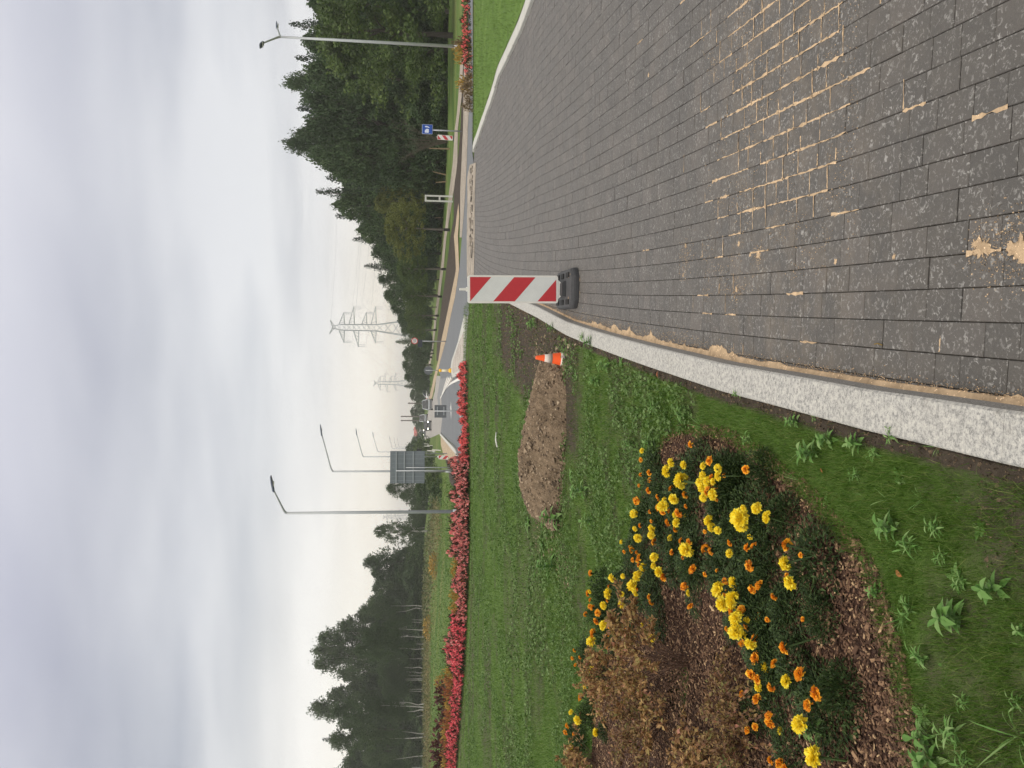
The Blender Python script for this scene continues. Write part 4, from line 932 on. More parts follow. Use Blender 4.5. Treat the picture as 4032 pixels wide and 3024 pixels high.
# ------------------------------------------------------------------ weeds
def broad_leaf(L, w, mat, b, base, d, lift, curl=.35, mi=0):
    d = d.normalized(); s = d.cross(Vector((0, 0, 1))).normalized(); vs = []; n = 5
    ws = [.06, .75, 1.0, .62, .05]
    for i in range(n):
        t = i / (n - 1); c = base + d * (L * t) + Vector((0, 0, L * (lift * t - curl * t * t))); ww = w * ws[i] / 2
        vs += [c - s * ww + Vector((0, 0, ww * .35)), c, c + s * ww + Vector((0, 0, ww * .35))]
    fs = []
    for i in range(n - 1): k = i * 3; fs += [(k, k + 1, k + 4, k + 3), (k + 1, k + 2, k + 5, k + 4)]
    b.add(vs, fs, mi)
def weed_mesh(kind, seed):
    r = random.Random(seed); b = B()
    if kind == 'broad':
        b.tube([(0, 0, 0), (.02, .01, .45), (.06, -.02, .8)], [.035, .028, .015], 5)
        nl = r.randint(14, 24)
        for i in range(nl):
            a = i * 2.4 + r.uniform(-.6, .6); z = .08 + .75 * (i / nl) ** .9; broad_leaf(r.uniform(.28, .72) * (1.1 - .45 * z), r.uniform(.13, .28), None, b, Vector((.03 * z, 0, z)), Vector((math.cos(a), math.sin(a), 0)), r.uniform(.25, .8), r.uniform(.3, .6))
    elif kind == 'narrow':
        for s in range(3):
            a0 = r.uniform(0, 6.3); tip = Vector((math.cos(a0) * .35, math.sin(a0) * .35, .75)); b.tube([(0, 0, 0), tip * .5 + Vector((0, 0, .08)), tip], [.025, .02, .008], 5)
            for i in range(8):
                a = i * 2.4 + r.random(); q = .2 + .8 * i / 8; broad_leaf(r.uniform(.35, .6), r.uniform(.07, .13), None, b, tip * q, Vector((math.cos(a), math.sin(a), 0)), r.uniform(.1, .8), .4)
    elif kind == 'grass':
        for i in range(12):
            a = r.uniform(0, 6.3); broad_leaf(r.uniform(.6, 1.15), .055, None, b, Vector((r.gauss(0, .03), r.gauss(0, .03), 0)), Vector((math.cos(a), math.sin(a), 0)), r.uniform(.5, 1.6), r.uniform(.2, .9))
    else:
        for i in range(8):
            a = i * .785 + r.uniform(-.3, .3); broad_leaf(r.uniform(.45, .8), r.uniform(.2, .32), None, b, Vector((0, 0, .03)), Vector((math.cos(a), math.sin(a), 0)), r.uniform(.3, .6), .35)
    return b
WM = {}
for k in ('broad', 'narrow', 'grass', 'rosette'):
    WM[k] = []
    for i in range(6):
        w = weed_mesh(k, i * 7 + len(k)); me = bpy.data.meshes.new('weed'); me.from_pydata([tuple(v) for v in w.v], [], w.f); me.materials.append(MATS['weed_leaf']); me.update(); WM[k].append(me)
wl = []
for zx, zy, k, s in ((440,600,'broad',62),(600,840,'broad',105),(715,740,'broad',85),(930,770,'broad',80),(1060,860,'narrow',60),(1210,690,'narrow',70),(1510,800,'grass',70),(1225,1030,'rosette',75),(910,1010,'narrow',60),(1130,1200,'grass',85),(660,1225,'rosette',55),(1400,1200,'grass',90),(1205,1410,'broad',110),(1360,1550,'narrow',90),(1540,1430,'narrow',85),(135,590,'rosette',36),(90,730,'narrow',55),(470,1060,'grass',80),(560,570,'rosette',45),(10,390,'broad',45)):
    wl.append((2900 + zx / 1.951, 1350 + zy / 1.951, k, s / 1.951))
for zx, zy, k, s in ((740,165,'narrow',60),(810,225,'rosette',30),(870,350,'narrow',60),(840,590,'broad',125),(1120,390,'broad',110),(275,410,'broad',60),(440,590,'grass',110),(590,900,'narrow',85),(700,930,'rosette',40),(1295,690,'broad',60),(1300,800,'grass',60),(1250,1190,'narrow',60),(560,1290,'rosette',85),(620,1440,'broad',90),(820,1400,'narrow',110),(680,1600,'broad',110),(900,1600,'narrow',75),(1230,1430,'grass',190),(420,1130,'rosette',45),(870,1190,'narrow',55)):
    wl.append((3300 + zx / 1.795, 2100 + zy / 1.795, k, s / 1.795))
for px, py, k, s in ((2330,1345,'broad',30),(2390,1440,'broad',34),(2440,1430,'rosette',28),(2350,1500,'broad',28),(2560,1545,'grass',40),(2590,1600,'narrow',34),(2300,1325,'narrow',26),(2110,1275,'broad',26),(2095,1265,'rosette',22),(2180,1290,'broad',24),(2260,1480,'rosette',26),(2480,1750,'narrow',34),(2570,1740,'broad',30),(2690,1640,'narrow',40),(2750,1680,'grass',50),(2300,1930,'broad',46),(2240,1870,'rosette',34),(2200,2040,'broad',56),(2130,2150,'rosette',44),(2180,2230,'broad',50),(2080,2060,'rosette',36),(2330,2050,'broad',36),(2400,1560,'rosette',26),(3270,2870,'broad',56),(2960,2995,'broad',46),(2940,2850,'rosette',34)):
    wl.append((px, py, k, s))
wl2 = []
for px, py, k, s in wl:
    p = at(px, py, flat=.09); dist = (p - Vector((0, 0, HCAM))).length; wl2.append((p, k, s / FPX * dist))
for i in range(34):
    yy = 2.0 + random.random() ** 1.3 * 4.5; xx = float(K(yy)) - random.uniform(.06, .9 if yy < 4 else .5)
    if not inbed(np.array([xx]), np.array([yy]), 1.02)[0]: wl2.append((Vector((xx, yy, .08)), random.choice(('grass', 'grass', 'narrow', 'rosette')), random.uniform(.018, .045)))
DESC = {'broad': 'broad leaved green weed', 'narrow': 'narrow leaved straggling weed', 'grass': 'tuft of coarse grass', 'rosette': 'flat rosette weed'}
cnt = {}
for p, k, R in sorted(wl2, key=lambda t: t[0].y):
    d = float(K(p.y)) - p.x; z = float(bz(p.x, p.y)) if inbed(p.x, p.y) else float(zl(p.x, p.y))
    where = 'in the bark bed' if inbed(p.x, p.y, .98) else 'hard against the granite kerb' if d < .13 else 'on the strip between kerb and bark bed' if p.y < 5 else 'on the lawn near the dirt heap'
    cnt[(k, where)] = cnt.get((k, where), 0) + 1; i = cnt[(k, where)] - 1
    o = link('weed' if k != 'grass' else 'grass_tuft', WM[k][random.randrange(6)], None, (p.x, p.y, z - .004), (0, 0, random.random() * 6), R * (1.2 if k == 'grass' else 1.8))
    props(o, f'{DESC[k]} {where}, {ORD[i]} from the front', 'weed', 'weeds on the island')
# a few fallen leaves and stray grass blades
for px, py, s, lab in ((3558, 2272, .020, 'orange fallen leaf on the bare soil beside the bark bed'), (2593, 1487, .022, 'brown fallen leaf on the soil behind the kerb'), (3244, 1861, .012, 'small rusty leaf on the grass under the largest kerb weed')):
    p = at(px, py, flat=.082); b = B(); broad_leaf(s * 2, s, None, b, Vector((0, 0, .004)), Vector((random.random(), random.random(), 0)), .3, .3); o = b.build('fallen_leaf', 'rust_leaf', loc=(p.x, p.y, p.z)); props(o, lab, 'leaf')
p = at(2994, 1030, flat=.004)
for px, py, s in ((3460, 1357, .05),):
    p = at(px, py, flat=.004); b = B(); b.tube([(0, -s / 2, .002), (.004, 0, .004), (0, s / 2, .002)], .0018, 5); o = b.build('dry_grass_stalk', 'gold_leaf', loc=p, rot=(0, 0, -.1)); props(o, 'dry yellow stalk lying in a joint of the dark paving', 'stalk')
# ================================================================== RED FLOWER ROWS
def bloom_mesh(name, n, s, mat, seed, top=.9, spread=1.0):
    r = np.random.default_rng(seed); D = r.normal(size=(n, 3)); D[:, 2] = np.abs(D[:, 2]) * top + .15; D /= np.linalg.norm(D, axis=1)[:, None]
    P = D * r.uniform(.8, 1.08, n)[:, None] * (spread, spread, 1); P = np.repeat(P, 12, 0) + r.normal(0, s * .30, (n * 12, 3))
    V, F = leaves(P, s * .62, r, 2.2); return np_mesh(name, V, F, mat)
BF_ = [mound_mesh('foliage', 420, .20, 'bed_leaf', 60 + i, .9) for i in range(3)]
BL = {k: [bloom_mesh('blooms', n, s, m, 70 + i, tp) for i in range(3)] for k, m, n, s, tp in (('coral', 'bloom_red', 64, .22, 1.3), ('pink', 'bloom_pink', 66, .17, .9), ('rose', 'bloom_rose', 64, .19, .9), ('sparse', 'bloom_red', 11, .24, 1.5))}
GF = {k: [mound_mesh('foliage', 300, .26, m, 80 + i, .9) for i in range(2)] for k, m in (('gold', 'gold_leaf'), ('rust', 'rust_leaf'), ('dark', 'barberry'), ('stem', 'dry_stem'))}
row = [(1842, 1425), (1846, 1600), (1850, 1700), (1851, 1820), (1852, 1950), (1851, 2100), (1846, 2300), (1839, 2500), (1829, 2650), (1818, 2800), (1801, 3024), (1780, 3300)]
RP = [at(a, c, flat=.09) for a, c in row]
ribbon('flower_bed_soil', [(p.x, p.y + .05) for p in reversed(RP)], -.9, 'soil_dark', .105, px=False)
LAB = {'coral': ('coral red plant at the right end of the flower row', 'coral red flowers in the long row'), 'pink': ('tall pinkish red plant of the flower row', 'pink red flowers in the long row'), 'rose': ('rose red plant of the flower row', 'rose red flowers in the long row'), 'gold': ('golden leaved plant behind the flower row', 'golden plants in the long row'), 'rust': ('rusty orange plant behind the flower row', 'rusty plants in the long row')}
rc = {}
def rowplant(kind, x, y, z, R, H, back=''):
    lab, grp = LAB[kind]; rc[(kind, back, grp)] = rc.get((kind, back, grp), 0) + 1
    lab = f'{lab}, {ORD[rc[(kind, back, grp)] - 1]} from the right{back}'; t = thing('bedding_plant', lab, 'flower', (x, y, z), random.random() * 6, grp)
    if kind in BL:
        link('foliage', BF_[random.randrange(3)], t, None, None, (R, R, H)); link('blooms', BL[kind][random.randrange(3)], t, None, (0, 0, random.random() * 6), (R * 1.02, R * 1.02, H * 1.0))['kind'] = 'stuff'
    else: link('foliage', GF[kind][random.randrange(2)], t, None, None, (R, R, H))
pys = np.array([r_[1] for r_ in row]); rx = np.array([p.x for p in RP]); ry = np.array([p.y for p in RP])
py = 1445.0
while py < 3180:
    x, y = float(np.interp(py, pys, rx)), float(np.interp(py, pys, ry)); z = .10
    pxm = FPX / y
    if py < 1815:
        rowplant('coral', x, y + .22, z, random.uniform(.11, .19), random.uniform(.17, .33)); stepm = .26
    elif py < 2440:
        rowplant('pink', x, y + .20, z, .23, random.uniform(.26, .40)); rowplant('pink' if py < 2150 else random.choice(('pink', 'gold')), x + .1, y + .62, z, .26, random.uniform(.34, .54), ' in the back'); stepm = .31
    elif py < 2660:
        rowplant('rose', x, y + .25, z, .25, random.uniform(.38, .5)); rowplant('rose' if random.random() < .6 else 'pink', x + .1, y + .7, z, .27, random.uniform(.36, .58), ' in the back'); stepm = .32
    else:
        rowplant('rose', x, y + .25, z, .25, random.uniform(.30, .42)); rowplant(random.choice(('gold', 'rust', 'rust')), x + .1, y + .75, z, .28, random.uniform(.46, .56)); stepm = .33
    py += stepm * pxm
# row on the right verge
LAB2 = {'sparse': ('sparse red plant on the right verge', 'red flowers on the right verge'), 'gold': ('orange bush behind the right verge flowers', 'orange bushes on the right verge'), 'stem': ('clump of brown dry stems on the right verge', 'dry stems on the right verge')}
LAB = {**LAB, **LAB2}
py = -160.0
while py < 415:
    b_ = at(np.interp(py, [-200, 0, 350, 420], [1848, 1851, 1862, 1863]), py, flat=.06); x, y = b_.x, b_.y
    if py < 285: rowplant('sparse', x, y + .2, .05, random.uniform(.16, .2), random.uniform(.20, .30))
    else: rowplant('stem', x, y + .2, .05, random.uniform(.15, .2), random.uniform(.24, .38))
    if 40 < py < 330 and random.random() < .6: rowplant('gold', x + .1, y + .8, .04, random.uniform(.18, .25), random.uniform(.35, .5)) if random.random() < .5 else rowplant('stem', x, y + .7, .04, .2, random.uniform(.35, .5))
    py += .25 * FPX / y
# dark red barberries and golden rod behind the left row
for i, (px, py, d, R, H) in enumerate(((1772, 2745, 40, .9, .75), (1776, 2860, 40, .9, .7), (1780, 2960, 39, 1.0, .85), (1774, 3010, 39, .8, .65))):
    p = ray(px, py, d); t = thing('barberry_bush', f'dark red bush behind the flower row, {ORD[i]} from the right', 'bush', (p.x, p.y, float(gz(p.x, p.y))), 0, 'dark red bushes'); link('foliage', GF['dark'][i % 2], t, None, None, (R, R, H))
for i, (px, py, d) in enumerate(((1712, 2475, 80), (1740, 2690, 50), (1724, 2230, 75))):
    p = ray(px, py, d); t = thing('golden_bush', ('yellow flowering clump in the rough field below the birch wood', 'small yellow clump just behind the left end of the flower row', 'tan weedy clump in the field left of the lamp post')[i], 'bush', (p.x, p.y, float(gz(p.x, p.y))), 0, 'yellow clumps in the field'); link('foliage', GF['gold'][i % 2], t, None, None, (1.2 if i != 1 else .5, .8, .7 if i != 1 else .5))
# ================================================================== SIGNS, LAMPS, VEHICLES
def gnd(px, py, d):
    p = ray(px, py, d); return Vector((p.x, p.y, float(gz(p.x, p.y))))
# blue information sign
d = 34.0; b0 = at(1819, 517, 0); d = b0.y; zt, zb_ = ray(1662, 510, d).z, ray(1703, 510, d).z; w = 36 / FPX * d; zc_ = (zt + zb_) / 2 - b0.z; h = zt - zb_; cxs = ray(1680, 509.5, d).x - b0.x
t = thing('blue_sign', 'small blue road sign with white symbols on a grey post beside the footpath', 'sign', b0, rad(-8))
b = B(); b.tube([(0, 0, -.3), (0, 0, zt - b0.z - .02)], .030, 10); b.build('post', 'galv', t, smooth=True)
b = B(); b.box((cxs, -.045, zc_), (w, .012, h)); pn = b.build('panel', 'sign_white', t, bevel=.004)
b = B(); b.box((cxs, -.052, zc_), (w * .95, .006, h * .955)); b.build('face', 'sign_blue', pn)
def poly(pts, mat, par, name, y=-.0565):
    b = B(); n = len(pts); b.add([(cxs + x * w, y, zc_ + z * h) for x, z in pts] + [(cxs + x * w, y + .003, zc_ + z * h) for x, z in pts], [tuple(range(n))] + [(i, i + n, (i + 1) % n + n, (i + 1) % n) for i in range(n)]); b.build(name, mat, par)
poly([(-.37, .20), (-.33, .26), (-.27, .22), (-.2, .27), (-.14, .21), (-.08, .24), (-.03, .12), (.02, .17), (.05, -.06), (-.02, -.16), (-.12, -.13), (-.2, -.17), (-.3, -.12), (-.37, -.14)], 'sign_white', pn, 'symbol')
poly([(.20, .17), (.27, .24), (.35, .16), (.33, .02), (.27, -.10), (.17, -.25), (.16, -.12), (.20, -.02)], 'sign_white', pn, 'symbol')
# speed limit sign
d = 66.0; b0 = gnd(1738, 1344, d); top = ray(1632.5, 1341, d); r = 13.0 / FPX * d
t = thing('speed_limit_sign', 'round red ringed speed limit sign on a tall grey post before the wood', 'sign', b0, 0)
b = B(); b.tube([(0, 0, -.2), (0, 0, top.z - b0.z)], .035, 8); b.build('post', 'galv', t, smooth=True)
def disc(r0, y0, y1, cz, n=28, cx=0.0): 
    b = B(); b.prism([(cx + r0 * math.cos(2 * math.pi * i / n), cz + r0 * math.sin(2 * math.pi * i / n)) for i in range(n)], y0, y1); return b
cz = top.z - b0.z; pn = disc(r, -.06, -.045, cz).build('panel', 'sign_ring', t); disc(r * .74, -.064, -.058, cz).build('face', 'sheet_white', pn)
def digit(segs, cx, cz, w, h, th):
    S = {'t': ((cx, cz + h / 2), (w, th)), 'm': ((cx, cz), (w, th)), 'b': ((cx, cz - h / 2), (w, th)), 'tl': ((cx - w / 2, cz + h / 4), (th, h / 2 + th)), 'tr': ((cx + w / 2, cz + h / 4), (th, h / 2 + th)), 'bl': ((cx - w / 2, cz - h / 4), (th, h / 2 + th)), 'br': ((cx + w / 2, cz - h / 4), (th, h / 2 + th))}
    b = B()
    for s in segs: (x, z), (a, c) = S[s]; b.box((x, -.066 - .0004 * len(b.v) / 8, z), (a, .004, c))
    return b
digit(('t', 'tl', 'm', 'br', 'b'), -r * .28, cz, r * .30, r * .70, r * .12).build('digit', 'sign_text', pn); digit(('t', 'tl', 'tr', 'bl', 'br', 'b'), r * .28, cz, r * .30, r * .70, r * .12).build('digit', 'sign_text', pn)
z2 = ray(1654, 1344, d).z - b0.z; xo = ray(1650, 1352, d).x - b0.x
b = B(); b.box((xo, -.05, z2), (.58, .012, .36)); b.build('lower_panel', 'panel_dark', t, bevel=.004)
# keep-left post with yellow sleeve on the island
b0 = at(1779, 1459, .05); d = b0.y; t = thing('island_bollard', 'yellow and cream island bollard with the grey back of a round sign above', 'bollard', b0, 0)
zr = lambda px: ray(px, 1459, d).z - b0.z
b = B(); b.tube([(0, 0, zr(1729)), (0, 0, zr(1676))], .022, 8); b.build('post', 'galv', t, smooth=True)
disc(17.0 / FPX * d, .028, .042, zr(1687)).build('sign_disc', 'sign_back', t)
b = B(); b.box((0, .034, zr(1687) - .05), (.10, .02, .16)); b.build('bracket', 'galv_dark', t)
R1 = 5.6 / FPX * d
lathe([(R1 * .92, zr(1767)), (R1 * .92, zr(1738))]).build('sleeve', 'cream_sheet', t, smooth=True)
lathe([(R1 * 1.55, 0), (R1 * 1.5, zr(1770)), (R1 * 1.0, zr(1766))]).build('foot', 'yellow_plastic', t, smooth=False)
lathe([(R1 * .95, zr(1738.5)), (R1 * 1.12, zr(1737)), (R1 * 1.12, zr(1731)), (R1 * .5, zr(1728))]).build('cap', 'yellow_plastic', t, smooth=False)
# two dark sign backs on one post
b0 = at(1818, 1618.5, 0); d = b0.y; sc = d / FPX; t = thing('double_sign', 'pair of dark square sign backs on one thin grey post above the red flowers', 'sign', b0, 0)
zr = lambda px: ray(px, 1618.5, d).z - b0.z
b = B(); b.tube([(0, 0, -.2), (0, 0, zr(1712))], .026, 8); b.build('post', 'galv', t, smooth=True)
for c, hw in ((1606, 11.0), (1633, 11.5)):
    xo = ray(1735, c, d).x - b0.x; b = B(); b.box((xo, .03, (zr(1711) + zr(1758)) / 2), (hw * 2 * sc, .014, zr(1711) - zr(1758))); pn = b.build('panel', 'sign_back', t, bevel=.004)
    b = B()
    for zz in (zr(1712.5), zr(1756.5)): b.box((xo, .018, zz), (hw * 2 * sc, .012, .03))
    b.build('edge_rail', 'galv_dark', pn)
b = B()
for zz in (zr(1722), zr(1748)): b.box((0, .012, zz), (34 * sc, .018, .035))
b.build('clamp', 'galv', t)
# big sign board seen from behind
d = 41.0; b0 = gnd(1776, 1842, d); sc = d / FPX; zr = lambda px: ray(px, 1842, d).z - b0.z; xr = lambda py: ray(1620, py, d).x - b0.x
t = thing('sign_board', 'large grey road sign board seen from behind with rails and two posts', 'sign', b0, rad(3))
zt, zb_ = zr(1536), zr(1672)
b = B(); b.box(((xr(1776) + xr(1903)) / 2, .05, (zt + zb_) / 2), (xr(1776) - xr(1903), .02, zt - zb_)); pn = b.build('panel', 'board_back', t, bevel=.003)
for px in (1560, 1592, 1627):
    b = B(); b.box(((xr(1776) + xr(1903)) / 2, .025, zr(px)), ((xr(1776) - xr(1903)) * .97, .03, .062)); b.build('rail', 'board_rail', pn)
for py in (1789, 1807, 1824, 1842, 1862, 1876, 1892):
    b = B(); b.box((xr(py), .036, (zt + zb_) / 2), (.012, .010, (zt - zb_) * .98)); b.build('seam', 'board_rail', pn)
for py, ztop in ((1841, 1598), (1853, 1560)):
    b = B(); b.tube([(xr(py), -.02, -.3), (xr(py), -.02, zr(ztop))], .022 if py < 1850 else .034, 8); b.build('post', 'galv', t, smooth=True)
# small dark sign back farther off
d = 60.0; b0 = gnd(1708, 1786, d); zr = lambda px: ray(px, 1786, d).z - b0.z; sc = d / FPX
t = thing('small_sign', 'small dark rectangular sign back on a post below the large grey board', 'sign', b0, 0)
b = B(); b.tube([(0, -.02, -.3), (0, -.02, zr(1645))], .03, 8); b.build('post', 'galv_dark', t)
b = B(); b.box((0, .03, (zr(1641) + zr(1660)) / 2), (35 * sc, .02, zr(1641) - zr(1660))); b.build('panel', 'car_black', t, bevel=.004)
# white wooden frame by the path
b0 = at(1782, 781, 0); d = b0.y; zr = lambda px: ray(px, 781, d).z - b0.z; xr = lambda py: ray(1700, py, d).x - b0.x; sc = d / FPX
t = thing('notice_frame', 'empty white wooden frame of two posts and two crossbars beside the footpath', 'frame', b0, 0)
for py in (771, 791): b = B(); b.box((xr(py), 0, (zr(1673) - .2) / 2), (6 * sc, .06, zr(1673) + .2)); b.build('post', 'wood_white', t)
for px in (1676, 1731): b = B(); b.box((xr(781), .045, zr(px)), (25 * sc, .03, 7 * sc)); b.build('crossbar', 'wood_white', t)
# white marker posts along the left bank
for i, (p0, p1, py, d) in enumerate(((1701, 1718, 1772, 58), (1690, 1697, 1775, 60), (1681, 1692, 1754, 85), (1676, 1680, 1757, 90), (1669, 1681, 1748, 120))):
    q0, q1 = ray(p1, py, d), ray(p0, py, d); b = B(); hgt = max(.3, (q1.z - q0.z)); b.prism([(-.03, -.3), (.03, -.3), (.03, hgt - .04), (-.03, hgt)], -.02, .02); o = b.build('marker_post', 'white_plastic', None, loc=q0, rot=(0, rad(4), 0))
    props(o, f'slim white marker post on the grass bank left of the road, {ORD[i]} from the front', 'post', 'white marker posts')
# street lamps
def lamp(label, base, H, arms, r=.075, group='street lamps'):
    t = thing('street_lamp', label, 'lamp', base, 0, group)
    b = B(); b.tube([(0, 0, -.3), (0, 0, H * .5), (0, 0, H)], [r, r * .85, r * .66], 12); b.tube([(0, 0, -.05), (0, 0, .35)], [r * 1.5, r * 1.2], 12); b.build('pole', 'galv', t, smooth=True)
    for ax, ay, L, rise, hl in arms:
        dv = Vector((ax, ay, 0)).normalized(); pts = []
        for i in range(7): s = i / 6; pts.append(dv * (L * .18 * s * s) + Vector((0, 0, H - .02 + rise * .32 * s)))
        e = dv * L + Vector((0, 0, H + rise)); pts += [pts[-1].lerp(e, .5), e]
        b = B(); b.tube(pts, [r * .66] * 6 + [r * .58, r * .52, r * .48], 10); b.build('arm', 'galv', t, smooth=True)
        hd = B(); q = (dv + Vector((0, 0, .14))).normalized(); sdv = q.cross(Vector((0, 0, 1))).normalized(); up = sdv.cross(q)
        prof = [(0, .045, .04), (.12 * hl, .09, .05), (.6 * hl, .12, .045), (.95 * hl, .10, .025), (hl, .06, .010)]; vs = []
        for s, ww, hh in prof:
            c = e + q * (s - .06)
            for sx, sz in ((-1, -.5), (1, -.5), (1, .5), (.6, 1), (-.6, 1), (-1, .5)): vs.append(c + sdv * (sx * ww) + up * (sz * hh))
        n = 6; hd.add(vs, [tuple(range(5, -1, -1)), tuple(4 * n + k for k in range(n))] + [(i * n + k, i * n + (k + 1) % n, (i + 1) * n + (k + 1) % n, (i + 1) * n + k) for i in range(4) for k in range(n)])
        h = hd.build('lamp_head', 'lamp_head', t); c = e + q * (.42 * hl) - up * .045; hd2 = B(); hd2.box(c - up * .006, (.20, .20, .012)); hd2.build('lens', 'sheet_white', h)
b0 = at(1818, 184, 0); d = b0.y; H = ray(1105, 145, d).z - b0.z
lamp('tall double armed street lamp standing behind the short flower row on the right', b0, H, ((-.62, -.8, 1.05, .62, .62), (.7, .7, 1.0, .28, .6)), .078)
LS = [(2015, 34.5, 1128, 1082, 1928, .95, -.28), (1855, 52, 1312, 1268, 1712, .95, -.05), (1798, 81, 1432, 1405, 1712, .95, 0), (1779, 114, 1490, 1470, 1718, .95, 0), (1766, 170, 1546, 1535, 1728, .95, 0), (1762, 225, 1560, 1552, 1731, .95, 0), (1758, 290, 1571, 1565, 1731, .95, 0)]
labs = ['tall single armed street lamp rising out of the red flower row', 'street lamp rising behind the large grey sign board, second nearest on the left', 'street lamp third nearest along the left side of the road', 'street lamp fourth nearest along the left side of the road', 'faint street lamp fifth along the left side of the road', 'faint street lamp sixth along the left side of the road', 'faintest street lamp farthest along the left side of the road']
for (py, d, pt, ph, pyh, ax, ay), lb in zip(LS, labs):
    p = ray(1700, py, d); z0 = float(gz(p.x, d)); H = ray(pt, py, d).z - z0; tip = ray(ph, pyh, d); L = abs(tip.x - p.x) / (ax / math.hypot(ax, ay))
    lamp(lb, (p.x, d, z0), H, ((ax, ay, L, max(.3, tip.z - z0 - H), .7),), .075 if d < 60 else .07)
# vehicles
def car(label, loc, rz, paint, kind='suv', lights='tail', group='cars on the road'):
    t = thing('car', label, 'car', loc, rz, group)
    W_, H_, L_ = {'suv': (1.84, 1.72, 4.4), 'car': (1.76, 1.46, 4.3), 'van': (1.9, 1.95, 4.6)}[kind]
    sl_ = .30 if kind == 'car' else .12
    # body shell: sections along y (front at -y)
    secs = [(-.5, .22, .58, .80), (-.47, .18, .66, .92), (-.25, .16, .78, .98), (.0, .16, .86, 1.0), (.38, .16, .88, 1.0), (.47, .18, .86, .96), (.5, .24, .74, .90)]
    b = B(); vs = []; hb_ = H_ * .98
    for s, z0, z1, ww in secs:
        z1 = z1 * (.98 if kind == 'car' else 1.08); w2 = W_ / 2 * ww
        vs += [(-w2 * .94, s * L_, z0), (-w2, s * L_, z0 + .15), (-w2, s * L_, z1 - .12), (-w2 * .93, s * L_, z1), (w2 * .93, s * L_, z1), (w2, s * L_, z1 - .12), (w2, s * L_, z0 + .15), (w2 * .94, s * L_, z0)]
    n = 8; b.add(vs, [tuple(range(8)), tuple(6 * n + k for k in range(8))] + [(i * n + k, i * n + (k + 1) % n, (i + 1) * n + (k + 1) % n, (i + 1) * n + k) for i in range(6) for k in range(8)])
    b.build('body', paint, t, bevel=.02)
    zb_ = .84 if kind == 'car' else .92; y0, y1, y2, y3 = -.22 * L_, -.08 * L_, (.30 if kind == 'car' else .43) * L_, .47 * L_ if kind != 'car' else .42 * L_
    b = B(); w0, w1 = W_ * .46, W_ * .385
    b.add([(-w0, y0, zb_), (w0, y0, zb_), (w0, y3, zb_), (-w0, y3, zb_), (-w1, y1, H_ - .03), (w1, y1, H_ - .03), (w1, y2, H_), (-w1, y2, H_)], [(0, 1, 5, 4), (1, 2, 6, 5), (2, 3, 7, 6), (3, 0, 4, 7)]); cabin = b.build('glasshouse', 'glass_dark', t)
    b = B(); b.box((0, (y1 + y2) / 2, H_ + .004), (w1 * 2, y2 - y1 + .06, .05)); b.build('roof', paint, cabin, bevel=.02)
    b = B()
    for sx in (-1, 1):
        for a, c in (((w0, y0, zb_), (w1, y1, H_)), ((w0, (y0 + y3) / 2, zb_), (w1, (y1 + y2) / 2, H_)), ((w0, y3, zb_), (w1, y2, H_))):
            b.tube([(sx * a[0], a[1], a[2]), (sx * c[0], c[1], c[2])], .045, 5)
    b.build('pillars', paint, cabin)
    for sx in (-1, 1):
        for sy in (-.30, .30):
            b = B(); n = 18; b.tube([(sx * (W_ / 2 - .21), sy * L_, .33), (sx * (W_ / 2 + .005), sy * L_, .33)], .33, n); wh = b.build('wheel', 'tyre', t)
            b = B(); b.tube([(sx * (W_ / 2 - .02), sy * L_, .33), (sx * (W_ / 2 + .015), sy * L_, .33)], .2, 12); b.build('rim', 'galv', wh)
    for sx in (-1, 1):
        b = B(); b.box((sx * W_ * .40, L_ * .5 - .02, .82 if kind != 'car' else .74), (.17, .08, .34 if kind != 'car' else .16)); b.build('tail_lamp', 'tail_light', t, bevel=.015)
        b = B(); b.box((sx * W_ * .36, -L_ * .5 + .06, .68), (.26, .10, .16)); b.build('headlight', 'head_light' if lights == 'head' else 'sheet_white', t, bevel=.03)
        b = B(); b.box((sx * (W_ / 2 + .06), -.12 * L_, zb_ + .04), (.16, .1, .13)); b.build('mirror', paint, t, bevel=.02)
    b = B(); b.box((0, L_ * .5 - .005, .40), (W_ * .86, .08, .2)); b.build('rear_bumper', 'galv_dark', t, bevel=.02)
    b = B(); b.box((0, -L_ * .5 + .005, .42), (W_ * .82, .08, .22)); b.build('front_bumper', 'galv_dark', t, bevel=.02)
    b = B(); b.box((0, L_ * .5 + .012, .66), (.52, .02, .12)); b.build('number_plate', 'sheet_white', t)
    return t
p = gnd(1702, 1593, 146); car('silver off-road car driving away on the right lane, red tail lights showing', (p.x, 146, p.z), rad(3), 'car_silver', 'suv')
p = gnd(1691, 1647, 205); car('smaller grey car driving away ahead of the silver off-road car', (p.x, 205, p.z), rad(4), 'car_silver', 'van')
p = gnd(1706, 1676, 158); car('dark oncoming car with bright headlights, nearest on the left lane', (p.x, 158, p.z), rad(5), 'car_black', 'car', 'head')
p = gnd(1684, 1706, 235); car('grey oncoming car with headlights on behind the dark one', (p.x, 235, p.z), rad(8), 'car_grey', 'suv', 'head')
p = gnd(1675, 1722, 300); car('farthest oncoming car with headlights on at the bend of the road', (p.x, 300, p.z), rad(12), 'car_grey', 'car', 'head')
for i, (px, py, d) in enumerate(((1668, 1527, 175), (1666, 1571, 215))):
    p = ray(px, py, d); car(('white car parked at the foot of the wood behind the round sign back', 'white car parked at the foot of the wood beyond the silver car')[i], (p.x, d, float(gz(p.x, d))), rad(80), 'car_white', 'car', group='cars parked by the wood')
